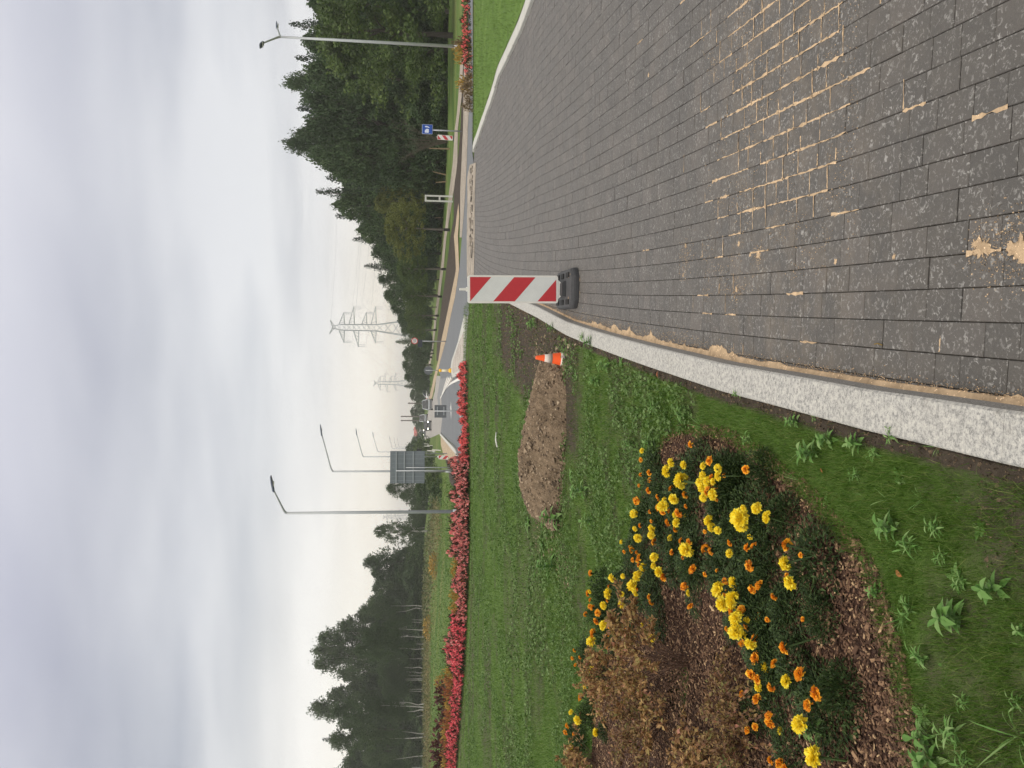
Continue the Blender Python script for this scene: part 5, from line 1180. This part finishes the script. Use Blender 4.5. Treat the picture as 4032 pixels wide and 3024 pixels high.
# house with red roof far away
d = 520.0; c = ray(1637, 1699, d); g0 = float(gz(c.x, d)); zt = ray(1630, 1699, d).z - g0; ze = ray(1643, 1699, d).z - g0; w = 5.6
t = thing('house', 'far house with a red roof at the end of the road', 'house', (c.x, d, g0)); zt = max(zt, ze + 2.0)
b = B(); b.box((0, 0, ze / 2), (w, 8, ze)); wl_ = b.build('wall', 'wall_cream', t)
b = B(); b.add([(-w * .56, -4.5, ze), (w * .56, -4.5, ze), (w * .56, 4.5, ze), (-w * .56, 4.5, ze), (-w * .5, 0, zt), (w * .5, 0, zt)], [(0, 1, 5, 4), (2, 3, 4, 5), (0, 4, 3), (1, 2, 5), (0, 3, 2, 1)]); rf = b.build('roof', 'brick_red', t); b = B(); b.box((w * .2, .8, zt), (.6, .6, 1.0)); b.build('chimney', 'brick_red', rf)
for sx in (-.28, .28): b = B(); b.box((sx * w, -4.0, ze * .55), (1.0, .1, 1.1)); b.build('window', 'glass_dark', t)
# poles above the trees
for i, (py, pt, d) in enumerate(((1588, 1606, 200), (1640, 1578, 210), (1656, 1578, 214), (1983, 1597, 190))):
    p = ray(1640, py, d); g0 = float(gz(p.x, d)); z = ray(pt, py, d).z - g0; t = thing('utility_pole', ('thin pole above the trees right of the paired poles', 'right one of two thin poles above the distant trees', 'left one of two thin poles above the distant trees', 'thin pole with a crossbar above the bushes left of the grey sign board')[i], 'pole', (p.x, d, g0), 0, 'distant poles')
    b = B(); b.tube([(0, 0, -.3), (0, 0, z)], [.20, .13], 8); b.build('pole', 'bark_grey', t); b = B(); b.box((0, 0, z - .3), (1.1 if i == 3 else .5, .1, .1)); b.build('crossbar', 'bark_grey', t)
# ------------------------------------------------------------------ pylons
def pylon_parts():
    def lattice(b, c0, c1, n, r):
        """four legs from square c0=(half,z) to c1, with bracing"""
        L = []
        for k in range(4):
            sx, sy = ((-1, -1), (1, -1), (1, 1), (-1, 1))[k]; L.append((Vector((sx * c0[0], sy * c0[0], c0[1])), Vector((sx * c1[0], sy * c1[0], c1[1])))); b.tube(L[-1], r, 4, cap=False)
        for i in range(n):
            for k in range(4):
                a, c = L[k], L[(k + 1) % 4]; b.tube([a[0].lerp(a[1], i / n), c[0].lerp(c[1], (i + 1) / n)], r * .45, 3, cap=False); b.tube([c[0].lerp(c[1], i / n), a[0].lerp(a[1], (i + 1) / n)], r * .45, 3, cap=False)
    b = B(); lattice(b, (3.9, 0), (1.2, 18), 6, .13); lattice(b, (1.2, 18), (1.1, 31), 7, .115); lattice(b, (1.1, 31), (.45, 34.5), 2, .10)
    arms = []
    for z, lr in ((30.0, (5.6, 5.4)), (26.3, (0, 8.1)), (24.6, (7.4, 0)), (21.6, (0, 5.6)), (18.1, (5.6, 8.3))):
        for s, L_ in ((-1, lr[0]), (1, lr[1])):
            if not L_: continue
            L_ *= .84; a = B(); tip = Vector((s * (1.2 + L_), 0, z + .2))
            for sy in (-1, 1):
                a.tube([(s * 1.2, sy * 1.2, z), tip], .11, 4, cap=False); a.tube([(s * 1.2, sy * 1.2, z + 2.0), tip], .10, 4, cap=False)
                for q in (.2, .4, .6, .8): a.tube([Vector((s * 1.2, sy * 1.2, z)).lerp(tip, q), Vector((s * 1.2, sy * 1.2, z + 2.0)).lerp(tip, q - .15)], .06, 3, cap=False)
            for q in (.97, .86): a.tube([Vector((s * 1.2, 0, z)).lerp(tip, q), Vector((s * 1.2, 0, z)).lerp(tip, q) + Vector((0, 0, -2.7))], .07, 4)
            arms.append(a)
    a = B(); a.tube([(-2.6, 0, 35.6), (0, 0, 34.4), (2.6, 0, 35.2)], .22, 4); a.tube([(-2.6, 0, 35.6), (0, 0, 33.4), (2.6, 0, 35.2)], .12, 4); arms.append(a)
    return b, arms
def mk_pylon(label, loc, rz, sc):
    t = thing('pylon', label, 'pylon', loc, rz, 'power line pylons'); t.scale = (sc,) * 3; b, arms = PP; b.build('tower', 'steel_pylon', t)
    for a in arms: a.build('arm', 'steel_pylon', t)
    return t
PP = pylon_parts(); PL = []
for lb, pt, py, d in (('largest lattice power pylon standing behind the wood right of the road', 1297, 1288, 320), ('second smaller power pylon above the trees near the road', 1470, 1508, 660), ('faint far power pylon behind the rounded tree left of the lamp', 1507, 2036, 850)):
    p = ray(pt, py, d); g0 = float(gz(p.x, d)); PL.append((Vector((p.x, d, g0)), (p.z - g0) / 35.6)); mk_pylon(lb, PL[-1][0], rad(-8), PL[-1][1])
b = B()
for z, x in ((27.3, -6.6), (27.3, 6.4), (22.0, -8.3), (23.6, 9.0), (15.4, -6.5), (15.4, 9.2), (35.4, 0)):
    A = PL[0][0] + Vector((x, 0, z)) * PL[0][1]; Cc = PL[1][0] + Vector((x, 0, z)) * PL[1][1]; D = PL[0][0] + Vector((150, -170, z + 2))
    for p0, p1 in ((A, Cc), (A, D)):
        b.tube([p0.lerp(p1, q) - Vector((0, 0, 9 * 4 * q * (1 - q))) for q in np.linspace(0, 1, 14)], .022, 3, cap=False)
o = b.build('power_lines', 'galv_dark'); props(o, 'thin sagging power cables strung between the pylons above the wood', 'power cables')
# ================================================================== TREES
def crown(kind, seed):
    r = np.random.default_rng(seed); P = []
    if kind == 'spruce':      # narrow, pointed, in drooping whorls
        for z in np.linspace(.08, .985, 30):
            R = .21 * (1 - z) ** .8 * (1 + .2 * r.normal()) + .010; n = max(4, int(16 * (1 - z) + 4)); a0 = r.uniform(0, 6)
            for k in range(n):
                a = a0 + 6.283 * k / n + r.normal(0, .2); L_ = R * r.uniform(.55, 1.2); m = int(10 + 150 * L_); q = r.random(m) ** .6
                P.append(np.stack([np.cos(a) * L_ * q, np.sin(a) * L_ * q, z - .12 * L_ * q + .035 * q * q], -1) + r.normal(0, .010 + .012 * R, (m, 3)))
        P = np.concatenate(P); sz = .016
    else:
        spec = {'leafy': (130, .12, .30, .09), 'round': (150, .04, .44, .085), 'birch': (120, .20, .21, .065), 'bush': (60, .0, .62, .16)}[kind]
        nC, z0, W, cr = spec; ph = r.uniform(0, 6, 6)
        for i in range(nC):
            z = z0 + (1 - z0 - cr * .6) * r.random() ** .85; q = (z - z0) / (1 - z0)
            prof = {'leafy': math.sin(math.pi * min(1, q * .86 + .16)) ** .75, 'round': math.sin(math.pi * min(1, q * .72 + .25)) ** .6, 'birch': math.sin(math.pi * min(1, q * .80 + .18)) ** .85, 'bush': math.sqrt(max(0, 1 - q * q)) }[kind]
            a = r.uniform(0, 6.283); prof *= 1 + .22 * math.sin(3 * a + ph[0] + 5 * q) + .15 * math.sin(5 * a + ph[1] - 9 * q); R = W * prof * (r.random() ** .42) * r.uniform(.85, 1.05)
            c = np.array((math.cos(a) * R, math.sin(a) * R, z)); m = int(r.uniform(.6, 1.4) * {'leafy': 75, 'round': 80, 'birch': 60, 'bush': 60}[kind]); rr = cr * r.uniform(.55, 1.15)
            g = r.normal(0, 1, (m, 3)); g /= np.linalg.norm(g, axis=1)[:, None]; g *= (r.random(m) ** .45)[:, None] * rr * (1, 1, .8)
            if kind == 'birch': g[:, 2] -= np.abs(r.normal(0, .03, m))
            P.append(c + g)
        for i in range(14):   # a few loose sprays breaking the outline at the top
            a = r.uniform(0, 6.283); R = W * .35 * r.random(); c = np.array((math.cos(a) * R, math.sin(a) * R, r.uniform(.88, .985))); P.append(c + r.normal(0, .014, (26, 3)) * (1, 1, 1.6))
        if kind != 'bush':
            for i in range(150):
                z = z0 + (1 - z0) * r.random() ** .8; q = (z - z0) / (1 - z0); a = r.uniform(0, 6.283); R = W * math.sin(math.pi * min(1, q * .82 + .17)) ** .7 * r.uniform(.9, 1.22)
                d = np.array((math.cos(a), math.sin(a), r.uniform(-.2, 1.0))); d /= np.linalg.norm(d); t = r.random((16, 1)) * r.uniform(.03, .075)
                P.append(np.array((math.cos(a) * R, math.sin(a) * R, z)) * (1, 1, .97) + d * t + r.normal(0, .007, (16, 3)))
        P = np.concatenate(P); sz = {'leafy': .021, 'round': .021, 'birch': .017, 'bush': .045}[kind]
    return leaves(P, sz, r, 1.2)
CM = {}
def crowns(kind, mat, n=3):
    k = (kind, mat)
    if k not in CM:
        CM[k] = []
        for i in range(n): V, F = crown(kind, 100 + i * 13 + len(kind)); CM[k].append(np_mesh('crown', V, F, mat))
    return CM[k]
TM = {}
def trunk(kind):
    if kind not in TM:
        TM[kind] = []
        for i in range(2):
            r = random.Random(i + len(kind)); b = B(); rr = {'birch': .0085, 'spruce': .012, 'leafy': .016, 'round': .018, 'bush': .01, 'sapling': .009}[kind]
            pts = [Vector((r.gauss(0, .008) * k, r.gauss(0, .008) * k, z)) for k, z in enumerate((-.02, .15, .35, .55, .75, .94))]; b.tube(pts, [rr * 1.25, rr, rr * .8, rr * .6, rr * .4, rr * .12], 7, cap=False)
            if kind != 'spruce':
                for j in range(7):
                    z = .22 + .45 * j / 7; a = j * 2.4 + r.random(); p = Vector((0, 0, z)); sp2 = .09 if kind == 'birch' else .15; e = Vector((math.cos(a) * sp2, math.sin(a) * sp2, z + .10)); b.tube([p, p.lerp(e, .5) + Vector((0, 0, .02)), e], [rr * .45, rr * .3, rr * .08], 5, cap=False)
            me = bpy.data.meshes.new('trunk'); me.from_pydata([tuple(v) for v in b.v], [], b.f); me.update(); TM[kind].append(me)
    return TM[kind]
TMM = {}
def trunk_m(kind, mat):
    k = (kind, mat)
    if k not in TMM:
        TMM[k] = []
        for me in trunk(kind): m = me.copy(); m.materials.clear(); m.materials.append(MATS[mat]); TMM[k].append(m)
    return TMM[k]
def tree(name, label, cat, x, y, H, W, kind, lmat, tmat, group, lift=0.0):
    z = float(gz(x, y)) - .05; t = thing(name, label, cat, (x, y, z), random.random() * 6, group); base = {'spruce': .42, 'leafy': .60, 'round': .88, 'birch': .42, 'bush': 1.24}[kind]
    s = W / base
    if kind != 'bush': link('trunk', trunk_m(kind, tmat)[random.randrange(2)], t, None, None, (H, H, H))
    link('crown', random.choice(crowns(kind, lmat)), t, (0, 0, lift * H), None, (s, s, H * (1 - lift)))
    return t
def wood(lst, side, dfun, group, names):
    for i, (py, top, kind, hw, lm, d) in enumerate(lst):
        p = ray(top, py, d); g0 = float(gz(p.x, d)); H = p.z - g0; W = 2 * hw / FPX * d
        nm, desc = names[kind]; lm2, tm = lm
        tree(nm, f'{desc} {side}, {ORD[i]} from the {"right edge" if side.startswith("in the dark") else "right"}', 'tree', p.x, d, H, W, kind, lm2, tm, group, .12 if kind == 'birch' else 0)
FO = ('leaf_forest', 'bark_dark'); LI = ('leaf_light', 'bark_dark'); ND = ('needle', 'bark_dark'); BI = ('leaf_birch', 'bark_birch'); OL = ('leaf_olive', 'bark_grey')
names = {'leafy': ('leafy_tree', 'dark leafy tree'), 'spruce': ('spruce_tree', 'pointed dark spruce'), 'birch': ('birch_tree', 'airy pointed birch'), 'round': ('round_tree', 'broad light tree')}
RW = [(-150, 1230, 'leafy', 150, FO, 66), (-60, 1215, 'leafy', 140, FO, 68), (10, 1205, 'leafy', 120, FO, 66), (95, 1150, 'spruce', 80, ND, 74), (110, 1240, 'round', 270, LI, 56), (165, 1185, 'leafy', 110, FO, 68), (228, 1172, 'spruce', 85, ND, 72), (285, 1195, 'leafy', 110, FO, 70), (325, 1112, 'birch', 62, ('leaf_forest', 'bark_dark'), 76), (375, 1180, 'leafy', 95, FO, 72), (425, 1178, 'spruce', 85, ND, 74), (480, 1190, 'leafy', 95, FO, 72), (527, 1148, 'birch', 55, ('leaf_forest', 'bark_dark'), 76), (566, 1112, 'birch', 58, ('leaf_forest', 'bark_dark'), 74), (610, 1215, 'leafy', 95, FO, 72), (652, 1275, 'leafy', 95, FO, 72), (700, 1290, 'spruce', 80, ND, 75), (755, 1252, 'spruce', 70, ND, 78), (800, 1305, 'leafy', 85, FO, 78), (850, 1330, 'spruce', 70, ND, 80), (900, 1400, 'leafy', 80, FO, 82), (942, 1396, 'spruce', 60, ND, 86), (990, 1460, 'leafy', 70, FO, 88), (1048, 1438, 'spruce', 52, ND, 94), (1095, 1486, 'birch', 50, FO, 96), (1160, 1508, 'leafy', 60, FO, 104), (1205, 1535, 'birch', 46, FO, 110), (1255, 1562, 'leafy', 55, FO, 116), (1300, 1577, 'birch', 40, FO, 124), (1345, 1558, 'spruce', 36, FO, 130), (1390, 1582, 'leafy', 45, FO, 138), (1437, 1582, 'birch', 36, FO, 146), (1478, 1590, 'leafy', 42, FO, 155), (1520, 1592, 'spruce', 34, FO, 165), (1555, 1612, 'leafy', 34, FO, 190), (1585, 1636, 'leafy', 26, FO, 230), (1622, 1614, 'leafy', 30, FO, 240), (1655, 1622, 'leafy', 26, FO, 260), (1682, 1634, 'leafy', 24, FO, 300), (1735, 1620, 'leafy', 26, FO, 300), (1762, 1600, 'leafy', 28, FO, 280)]
wood(RW, 'in the dark wood right of the road', None, 'trees of the right wood', names)
# second rank behind, closing the wood
for i in range(26):
    py = -160 + i * 52; d = 84 + (0 if py < 850 else (py - 850) * .12); top = np.interp(py, [-200, 300, 600, 760, 950, 1200], [1270, 1240, 1290, 1360, 1480, 1590]); p = ray(top, py, d); H = p.z - float(gz(p.x, d))
    tree('leafy_tree', f'dark tree deep in the right wood behind the front trees, {ORD[i]} from the right', 'tree', p.x, d, H, H * .6, 'leafy', 'leaf_forest', 'bark_dark', 'inner trees of the right wood')
# bushes closing the foot of the wood
for i in range(40):
    py = -180 + i * 43 + random.uniform(-12, 12); base = np.interp(py, [-200, 500, 800, 1000, 1200, 1400, 1550], [1763, 1761, 1746, 1725, 1704, 1689, 1679]); q = at(base, py); q.y += random.uniform(0, 3); hh = random.uniform(2.6, 5.2) * (1 if py < 900 else .8)
    t = tree('undergrowth_bush', f'dark green bush at the foot of the right wood, {ORD[i]} from the right', 'bush', q.x * (1 + .0), q.y, hh, random.uniform(3.6, 5.5), 'bush', random.choice(('leaf_forest', 'leaf_forest', 'leaf_light')), 'bark_dark', 'bushes at the foot of the right wood')
# roadside row along the footpath: slim trunks with dark guards
RT = [(905, 1770, 1510, 105, OL, 12, 'olive crowned tree with the nearest dark trunk beside the footpath'), (800, 1752, 1470, 75, OL, 3, 'yellowish green young tree at the edge of the wood behind the white frame'), (1060, 1755, 1560, 70, LI, 10, 'slim roadside tree second nearest along the footpath'), (1168, 1739, 1580, 60, LI, 9, 'slim roadside tree third nearest along the footpath'), (1243, 1727, 1590, 48, LI, 9, 'slim roadside tree fourth along the footpath'), (1299, 1719, 1600, 40, LI, 8, 'slim roadside tree fifth along the footpath'), (1379, 1706, 1612, 34, LI, 8, 'slim roadside tree sixth along the footpath'), (1407, 1702, 1615, 30, LI, 8, 'slim roadside tree seventh along the footpath, left of the round speed sign'), (1436, 1698, 1618, 28, LI, 8, 'slim roadside tree eighth along the footpath'), (1493, 1690, 1630, 24, LI, 8, 'slim roadside tree ninth along the footpath'), (1509, 1687, 1632, 22, LI, 8, 'slim roadside tree tenth along the footpath'), (1524, 1685, 1634, 20, LI, 8, 'slim roadside tree eleventh along the footpath'), (1534, 1683, 1636, 20, LI, 8, 'slim roadside tree farthest along the footpath')]
for py, pb, pt, hw, lm, tw, lb in RT:
    q = at(pb, py); d = q.y; top = ray(pt, py, d); H = top.z - q.z; W = 2 * hw / FPX * d
    t = thing('roadside_tree', lb, 'tree', (q.x, q.y, q.z - .05), random.random() * 6, 'trees along the footpath'); r0 = tw / 2 / FPX * d * .8
    b = B(); b.tube([(0, 0, -.1), (.01, 0, H * .3), (.04, .03, H * .6), (.02, .05, H * .92)], [r0, r0 * .8, r0 * .5, r0 * .15], 8)
    for j in range(6): a = j * 2.3; z = H * (.38 + .07 * j); b.tube([(.02, 0, z), (math.cos(a) * W * .2, math.sin(a) * W * .2, z + H * .14)], [r0 * .4, r0 * .12], 5)
    tr_ = b.build('trunk', 'bark_grey', t); b = B(); b.tube([(0, 0, -.05), (.003, 0, H * .10)], [r0 * 1.25, r0 * 1.15], 8); b.build('trunk_guard', 'bark_wrap', tr_)
    link('crown', random.choice(crowns('round', lm[0])), t, (0, 0, H * .34), None, (W / .88, W / .88, H * .66))
# bare branched shrub, dead stems and pale stakes at the wood edge
q = at(1765, 560); t = thing('bare_shrub', 'leafless shrub with many thin pale branches behind the blue sign', 'shrub', q); b = B(); r = random.Random(3)
for i in range(34):
    a = r.uniform(0, 6.28); L_ = r.uniform(1.5, 4.6); e = Vector((math.cos(a) * L_ * .42, math.sin(a) * L_ * .42, L_)); m = e * .5 + Vector((-e.x * .15, -e.y * .15, .1)); b.tube([(0, 0, 0), m, e], [.016, .010, .004], 4, cap=False)
    for j in range(3): k = r.uniform(.4, .9); p = m.lerp(e, k); b.tube([p, p + Vector((r.gauss(0, .4), r.gauss(0, .4), r.uniform(.2, .7)))], [.01, .004], 3, cap=False)
b.build('branches', 'twig_grey', t)
for i, (p0, p1, y0, y1) in enumerate(((1755, 1678, 452, 447), (1770, 1690, 586, 584), (1756, 1703, 688, 675), (1757, 1715, 715, 718), (1742, 1702, 832, 822), (1745, 1712, 856, 857), (1738, 1695, 862, 868))):
    a = at(p0, y0); c = ray(p1, y1, a.y); b = B(); b.tube([a, c], [.06, .035], 6); o = b.build('pale_trunk', 'wood_stake'); props(o, f'thin pale dead trunk at the foot of the right wood, {ORD[i]} from the right', 'trunk', 'thin pale trunks')
# ---- left wood
LW = [(1922, 1518, 'birch', 36, BI, 130), (1952, 1570, 'leafy', 30, BI, 134), (1976, 1612, 'leafy', 26, BI, 140), (2040, 1622, 'leafy', 40, BI, 175), (2094, 1470, 'round', 42, BI, 130), (2078, 1575, 'leafy', 30, BI, 150), (2180, 1575, 'leafy', 40, BI, 140), (2215, 1428, 'leafy', 52, FO, 138), (2262, 1460, 'leafy', 55, FO, 138), (2315, 1462, 'leafy', 55, FO, 140), (2368, 1450, 'leafy', 55, FO, 138), (2420, 1405, 'leafy', 60, FO, 138), (2468, 1330, 'birch', 56, BI, 138), (2515, 1248, 'birch', 60, BI, 136), (2562, 1228, 'birch', 58, BI, 136), (2610, 1232, 'birch', 56, BI, 134), (2655, 1330, 'leafy', 50, BI, 138), (2700, 1372, 'leafy', 55, FO, 136), (2735, 1290, 'birch', 45, BI, 138), (2790, 1218, 'birch', 62, BI, 134), (2845, 1330, 'leafy', 52, FO, 134), (2912, 1278, 'spruce', 48, ND, 138), (2880, 1390, 'leafy', 58, FO, 130), (2958, 1366, 'leafy', 55, FO, 132), (3005, 1345, 'leafy', 60, FO, 132), (3060, 1300, 'birch', 60, BI, 130), (3120, 1330, 'leafy', 70, FO, 132), (2590, 1440, 'leafy', 70, FO, 128)]
wood(LW, 'in the left wood beyond the field', None, 'trees of the left wood', names)
for i in range(22):
    py = 2210 + i * 42; p = ray(np.interp(py, [2200, 2400, 2500, 2900, 3100], [1530, 1510, 1440, 1450, 1420]), py, 152); H = p.z - float(gz(p.x, 152)); tree('leafy_tree', f'dark tree deep in the left wood behind the front trees, {ORD[i]} from the right', 'tree', p.x, 152, H, H * .62, 'leafy', 'leaf_forest', 'bark_dark', 'inner trees of the left wood')
# slim white birch trunks in front of the left wood
WT = [(2388, 1672, 1590, 2386, 4), (2398, 1672, 1600, 2406, 3.5), (2440, 1668, 1640, 2440, 2.5), (2452, 1670, 1635, 2450, 2.5), (2482, 1690, 1610, 2478, 4), (2508, 1690, 1605, 2506, 3.5), (2538, 1697, 1655, 2536, 4), (2552, 1696, 1590, 2552, 3.5), (2595, 1672, 1630, 2594, 2.5), (2634, 1674, 1622, 2630, 4.5), (2648, 1672, 1628, 2646, 2.5), (2662, 1670, 1628, 2660, 2.5), (2674, 1672, 1622, 2673, 3), (2680, 1672, 1622, 2678, 4), (2716, 1670, 1628, 2714, 2.5), (2725, 1672, 1630, 2722, 2.5), (2768, 1704, 1610, 2766, 6), (2784, 1716, 1545, 2779, 6), (2797, 1718, 1630, 2801, 7), (2808, 1718, 1655, 2818, 4), (2890, 1696, 1620, 2884, 4), (2900, 1712, 1540, 2908, 6), (2975, 1676, 1590, 2985, 3.5), (3016, 1690, 1640, 3021, 6)]
for i, (py, pb, pt, py2, w_) in enumerate(WT):
    a = ray(pb, py, 122 if pb < 1690 else 100); a.z = float(gz(a.x, a.y)) - .1; c = ray(pt, py2, a.y); b = B(); r0 = w_ * .36 / FPX * a.y; m = a.lerp(c, .5) + Vector((random.gauss(0, .1), 0, 0)); b.tube([a, m, c], [r0 * 1.15, r0 * .9, r0 * .6], 7)
    t = thing('white_birch', f'slim white birch trunk before the left wood, {ORD[i]} from the right', 'tree', (0, 0, 0), 0, 'white birch trunks'); t.location = a; b2 = B(); b2.tube([Vector((0, 0, 0)), m - a, c - a, (c - a) * 1.6], [r0 * 1.15, r0 * .9, r0 * .6, r0 * .3], 7); b2.build('trunk', 'bark_birch', t)
    H = (c - a).length; link('crown', random.choice(crowns('birch', 'leaf_birch')), t, (0, 0, H * 1.0), None, (H * 1.4 + 1.5, H * 1.4 + 1.5, H * 1.0 + 3)) 
for i in range(34):
    py = 1960 + i * 36 + random.uniform(-10, 10); d = 126 if py > 2180 else 150; base = 1674; p = ray(base, py, d); hh = random.uniform(1.6, 3.4)
    tree('undergrowth_bush', f'low dark bush at the foot of the left wood, {ORD[i]} from the right', 'bush', p.x, d + random.uniform(0, 5), hh, random.uniform(4, 7), 'bush', random.choice(('leaf_birch', 'leaf_forest')), 'bark_dark', 'bushes at the foot of the left wood')
# bushes by the big board
for i, (px, py, d, hh, W) in enumerate(((1668, 1925, 100, 2.6, 5), (1682, 1890, 80, 1.4, 3), (1690, 1930, 74, 1.0, 2.2), (1662, 1840, 120, 2.5, 5), (1662, 1800, 140, 3.6, 6), (1655, 1775, 170, 5, 7))):
    p = ray(px, py, d); tree('bank_bush', f'green bush on the grass bank around the grey sign board, {ORD[i]} listed from the front', 'bush', p.x, d, hh, W, 'bush', ('leaf_birch', 'leaf_light', 'leaf_forest')[i % 3], 'bark_dark', 'bushes on the left bank')
n = 30000; y = 36 + rng.random(n) ** 1.2 * 44; x = -rng.random(n) * (.47 * y + 4) - np.interp(y, [36, 50, 81], [4.5, 6, 8]); f = fnoise(x * .5, y, .16, 3); k = rng.random(n) < .35 + f * .8; x, y, f = x[k], y[k], f[k]
P = np.stack([x, y, gz(x, y) + rng.random(len(x)) * (.05 + .14 * f)], -1); V, F = leaves(P, .13, rng, .45); props(link('field_grass', np_mesh('field_grass', V, F, 'grass_far')), kind='stuff')
# rough growth in the field (ground cover)
n = 12000; y = 76 + rng.random(n) ** 1.1 * 46; x = -rng.random(n) * (.47 * y + 6) - 2 - y * .08; f = fnoise(x, y, .07, 4); k = (f > .53) & (x < np.interp(y, [38, 81, 200], [-7, -9, -17])); x, y = x[k], y[k]
P = np.stack([x, y, gz(x, y) + rng.random(len(x)) * .45 * (.3 + f[k])], -1); V, F = leaves(P, .16 + y * .0018, rng, .7); props(link('field_growth', np_mesh('field_growth', V, F, 'field_weed')), kind='stuff')
n = 16000; y = 60 + rng.random(n) * 34; x = -rng.random(n) * (.47 * y - 6) - 11; f = fnoise(x * .6, y, .09, 4); k = (f > .56); x, y = x[k], y[k]
P = np.stack([x, y, gz(x, y) + rng.random(len(x)) * .5], -1); V, F = leaves(P, .16, rng, .5); props(link('dry_growth', np_mesh('dry_growth', V, F, 'dry_weed')), kind='stuff')
n = 9000; y = 40 + rng.random(n) ** 1.5 * 60; x = (y - 38) * .02 + rng.random(n) * (.47 * y + 6); k = x > np.interp(y, [40, 60, 100], [7, 5.5, 3]); x, y = x[k], y[k]
P = np.stack([x, y, gz(x, y) + rng.random(len(x)) * .12], -1); V, F = leaves(P, .12, rng, .6); 
bpy.context.view_layer.update()

# ================================================================== HAZE
hm = bpy.data.materials.new('haze_air'); hm.use_nodes = True; t_ = hm.node_tree; t_.nodes.clear()
pv = t_.nodes.new('ShaderNodeVolumePrincipled'); pv.inputs['Color'].default_value = (1, .985, .95, 1); pv.inputs['Density'].default_value = .0006; pv.inputs['Anisotropy'].default_value = .3
ho = t_.nodes.new('ShaderNodeOutputMaterial'); t_.links.new(pv.outputs[0], ho.inputs['Volume'])
MATS['haze_air'] = hm
b = B(); b.box((0, 1230, 21.5), (4500, 2800, 49)); o = b.build('haze', 'haze_air'); props(o, kind='stuff')
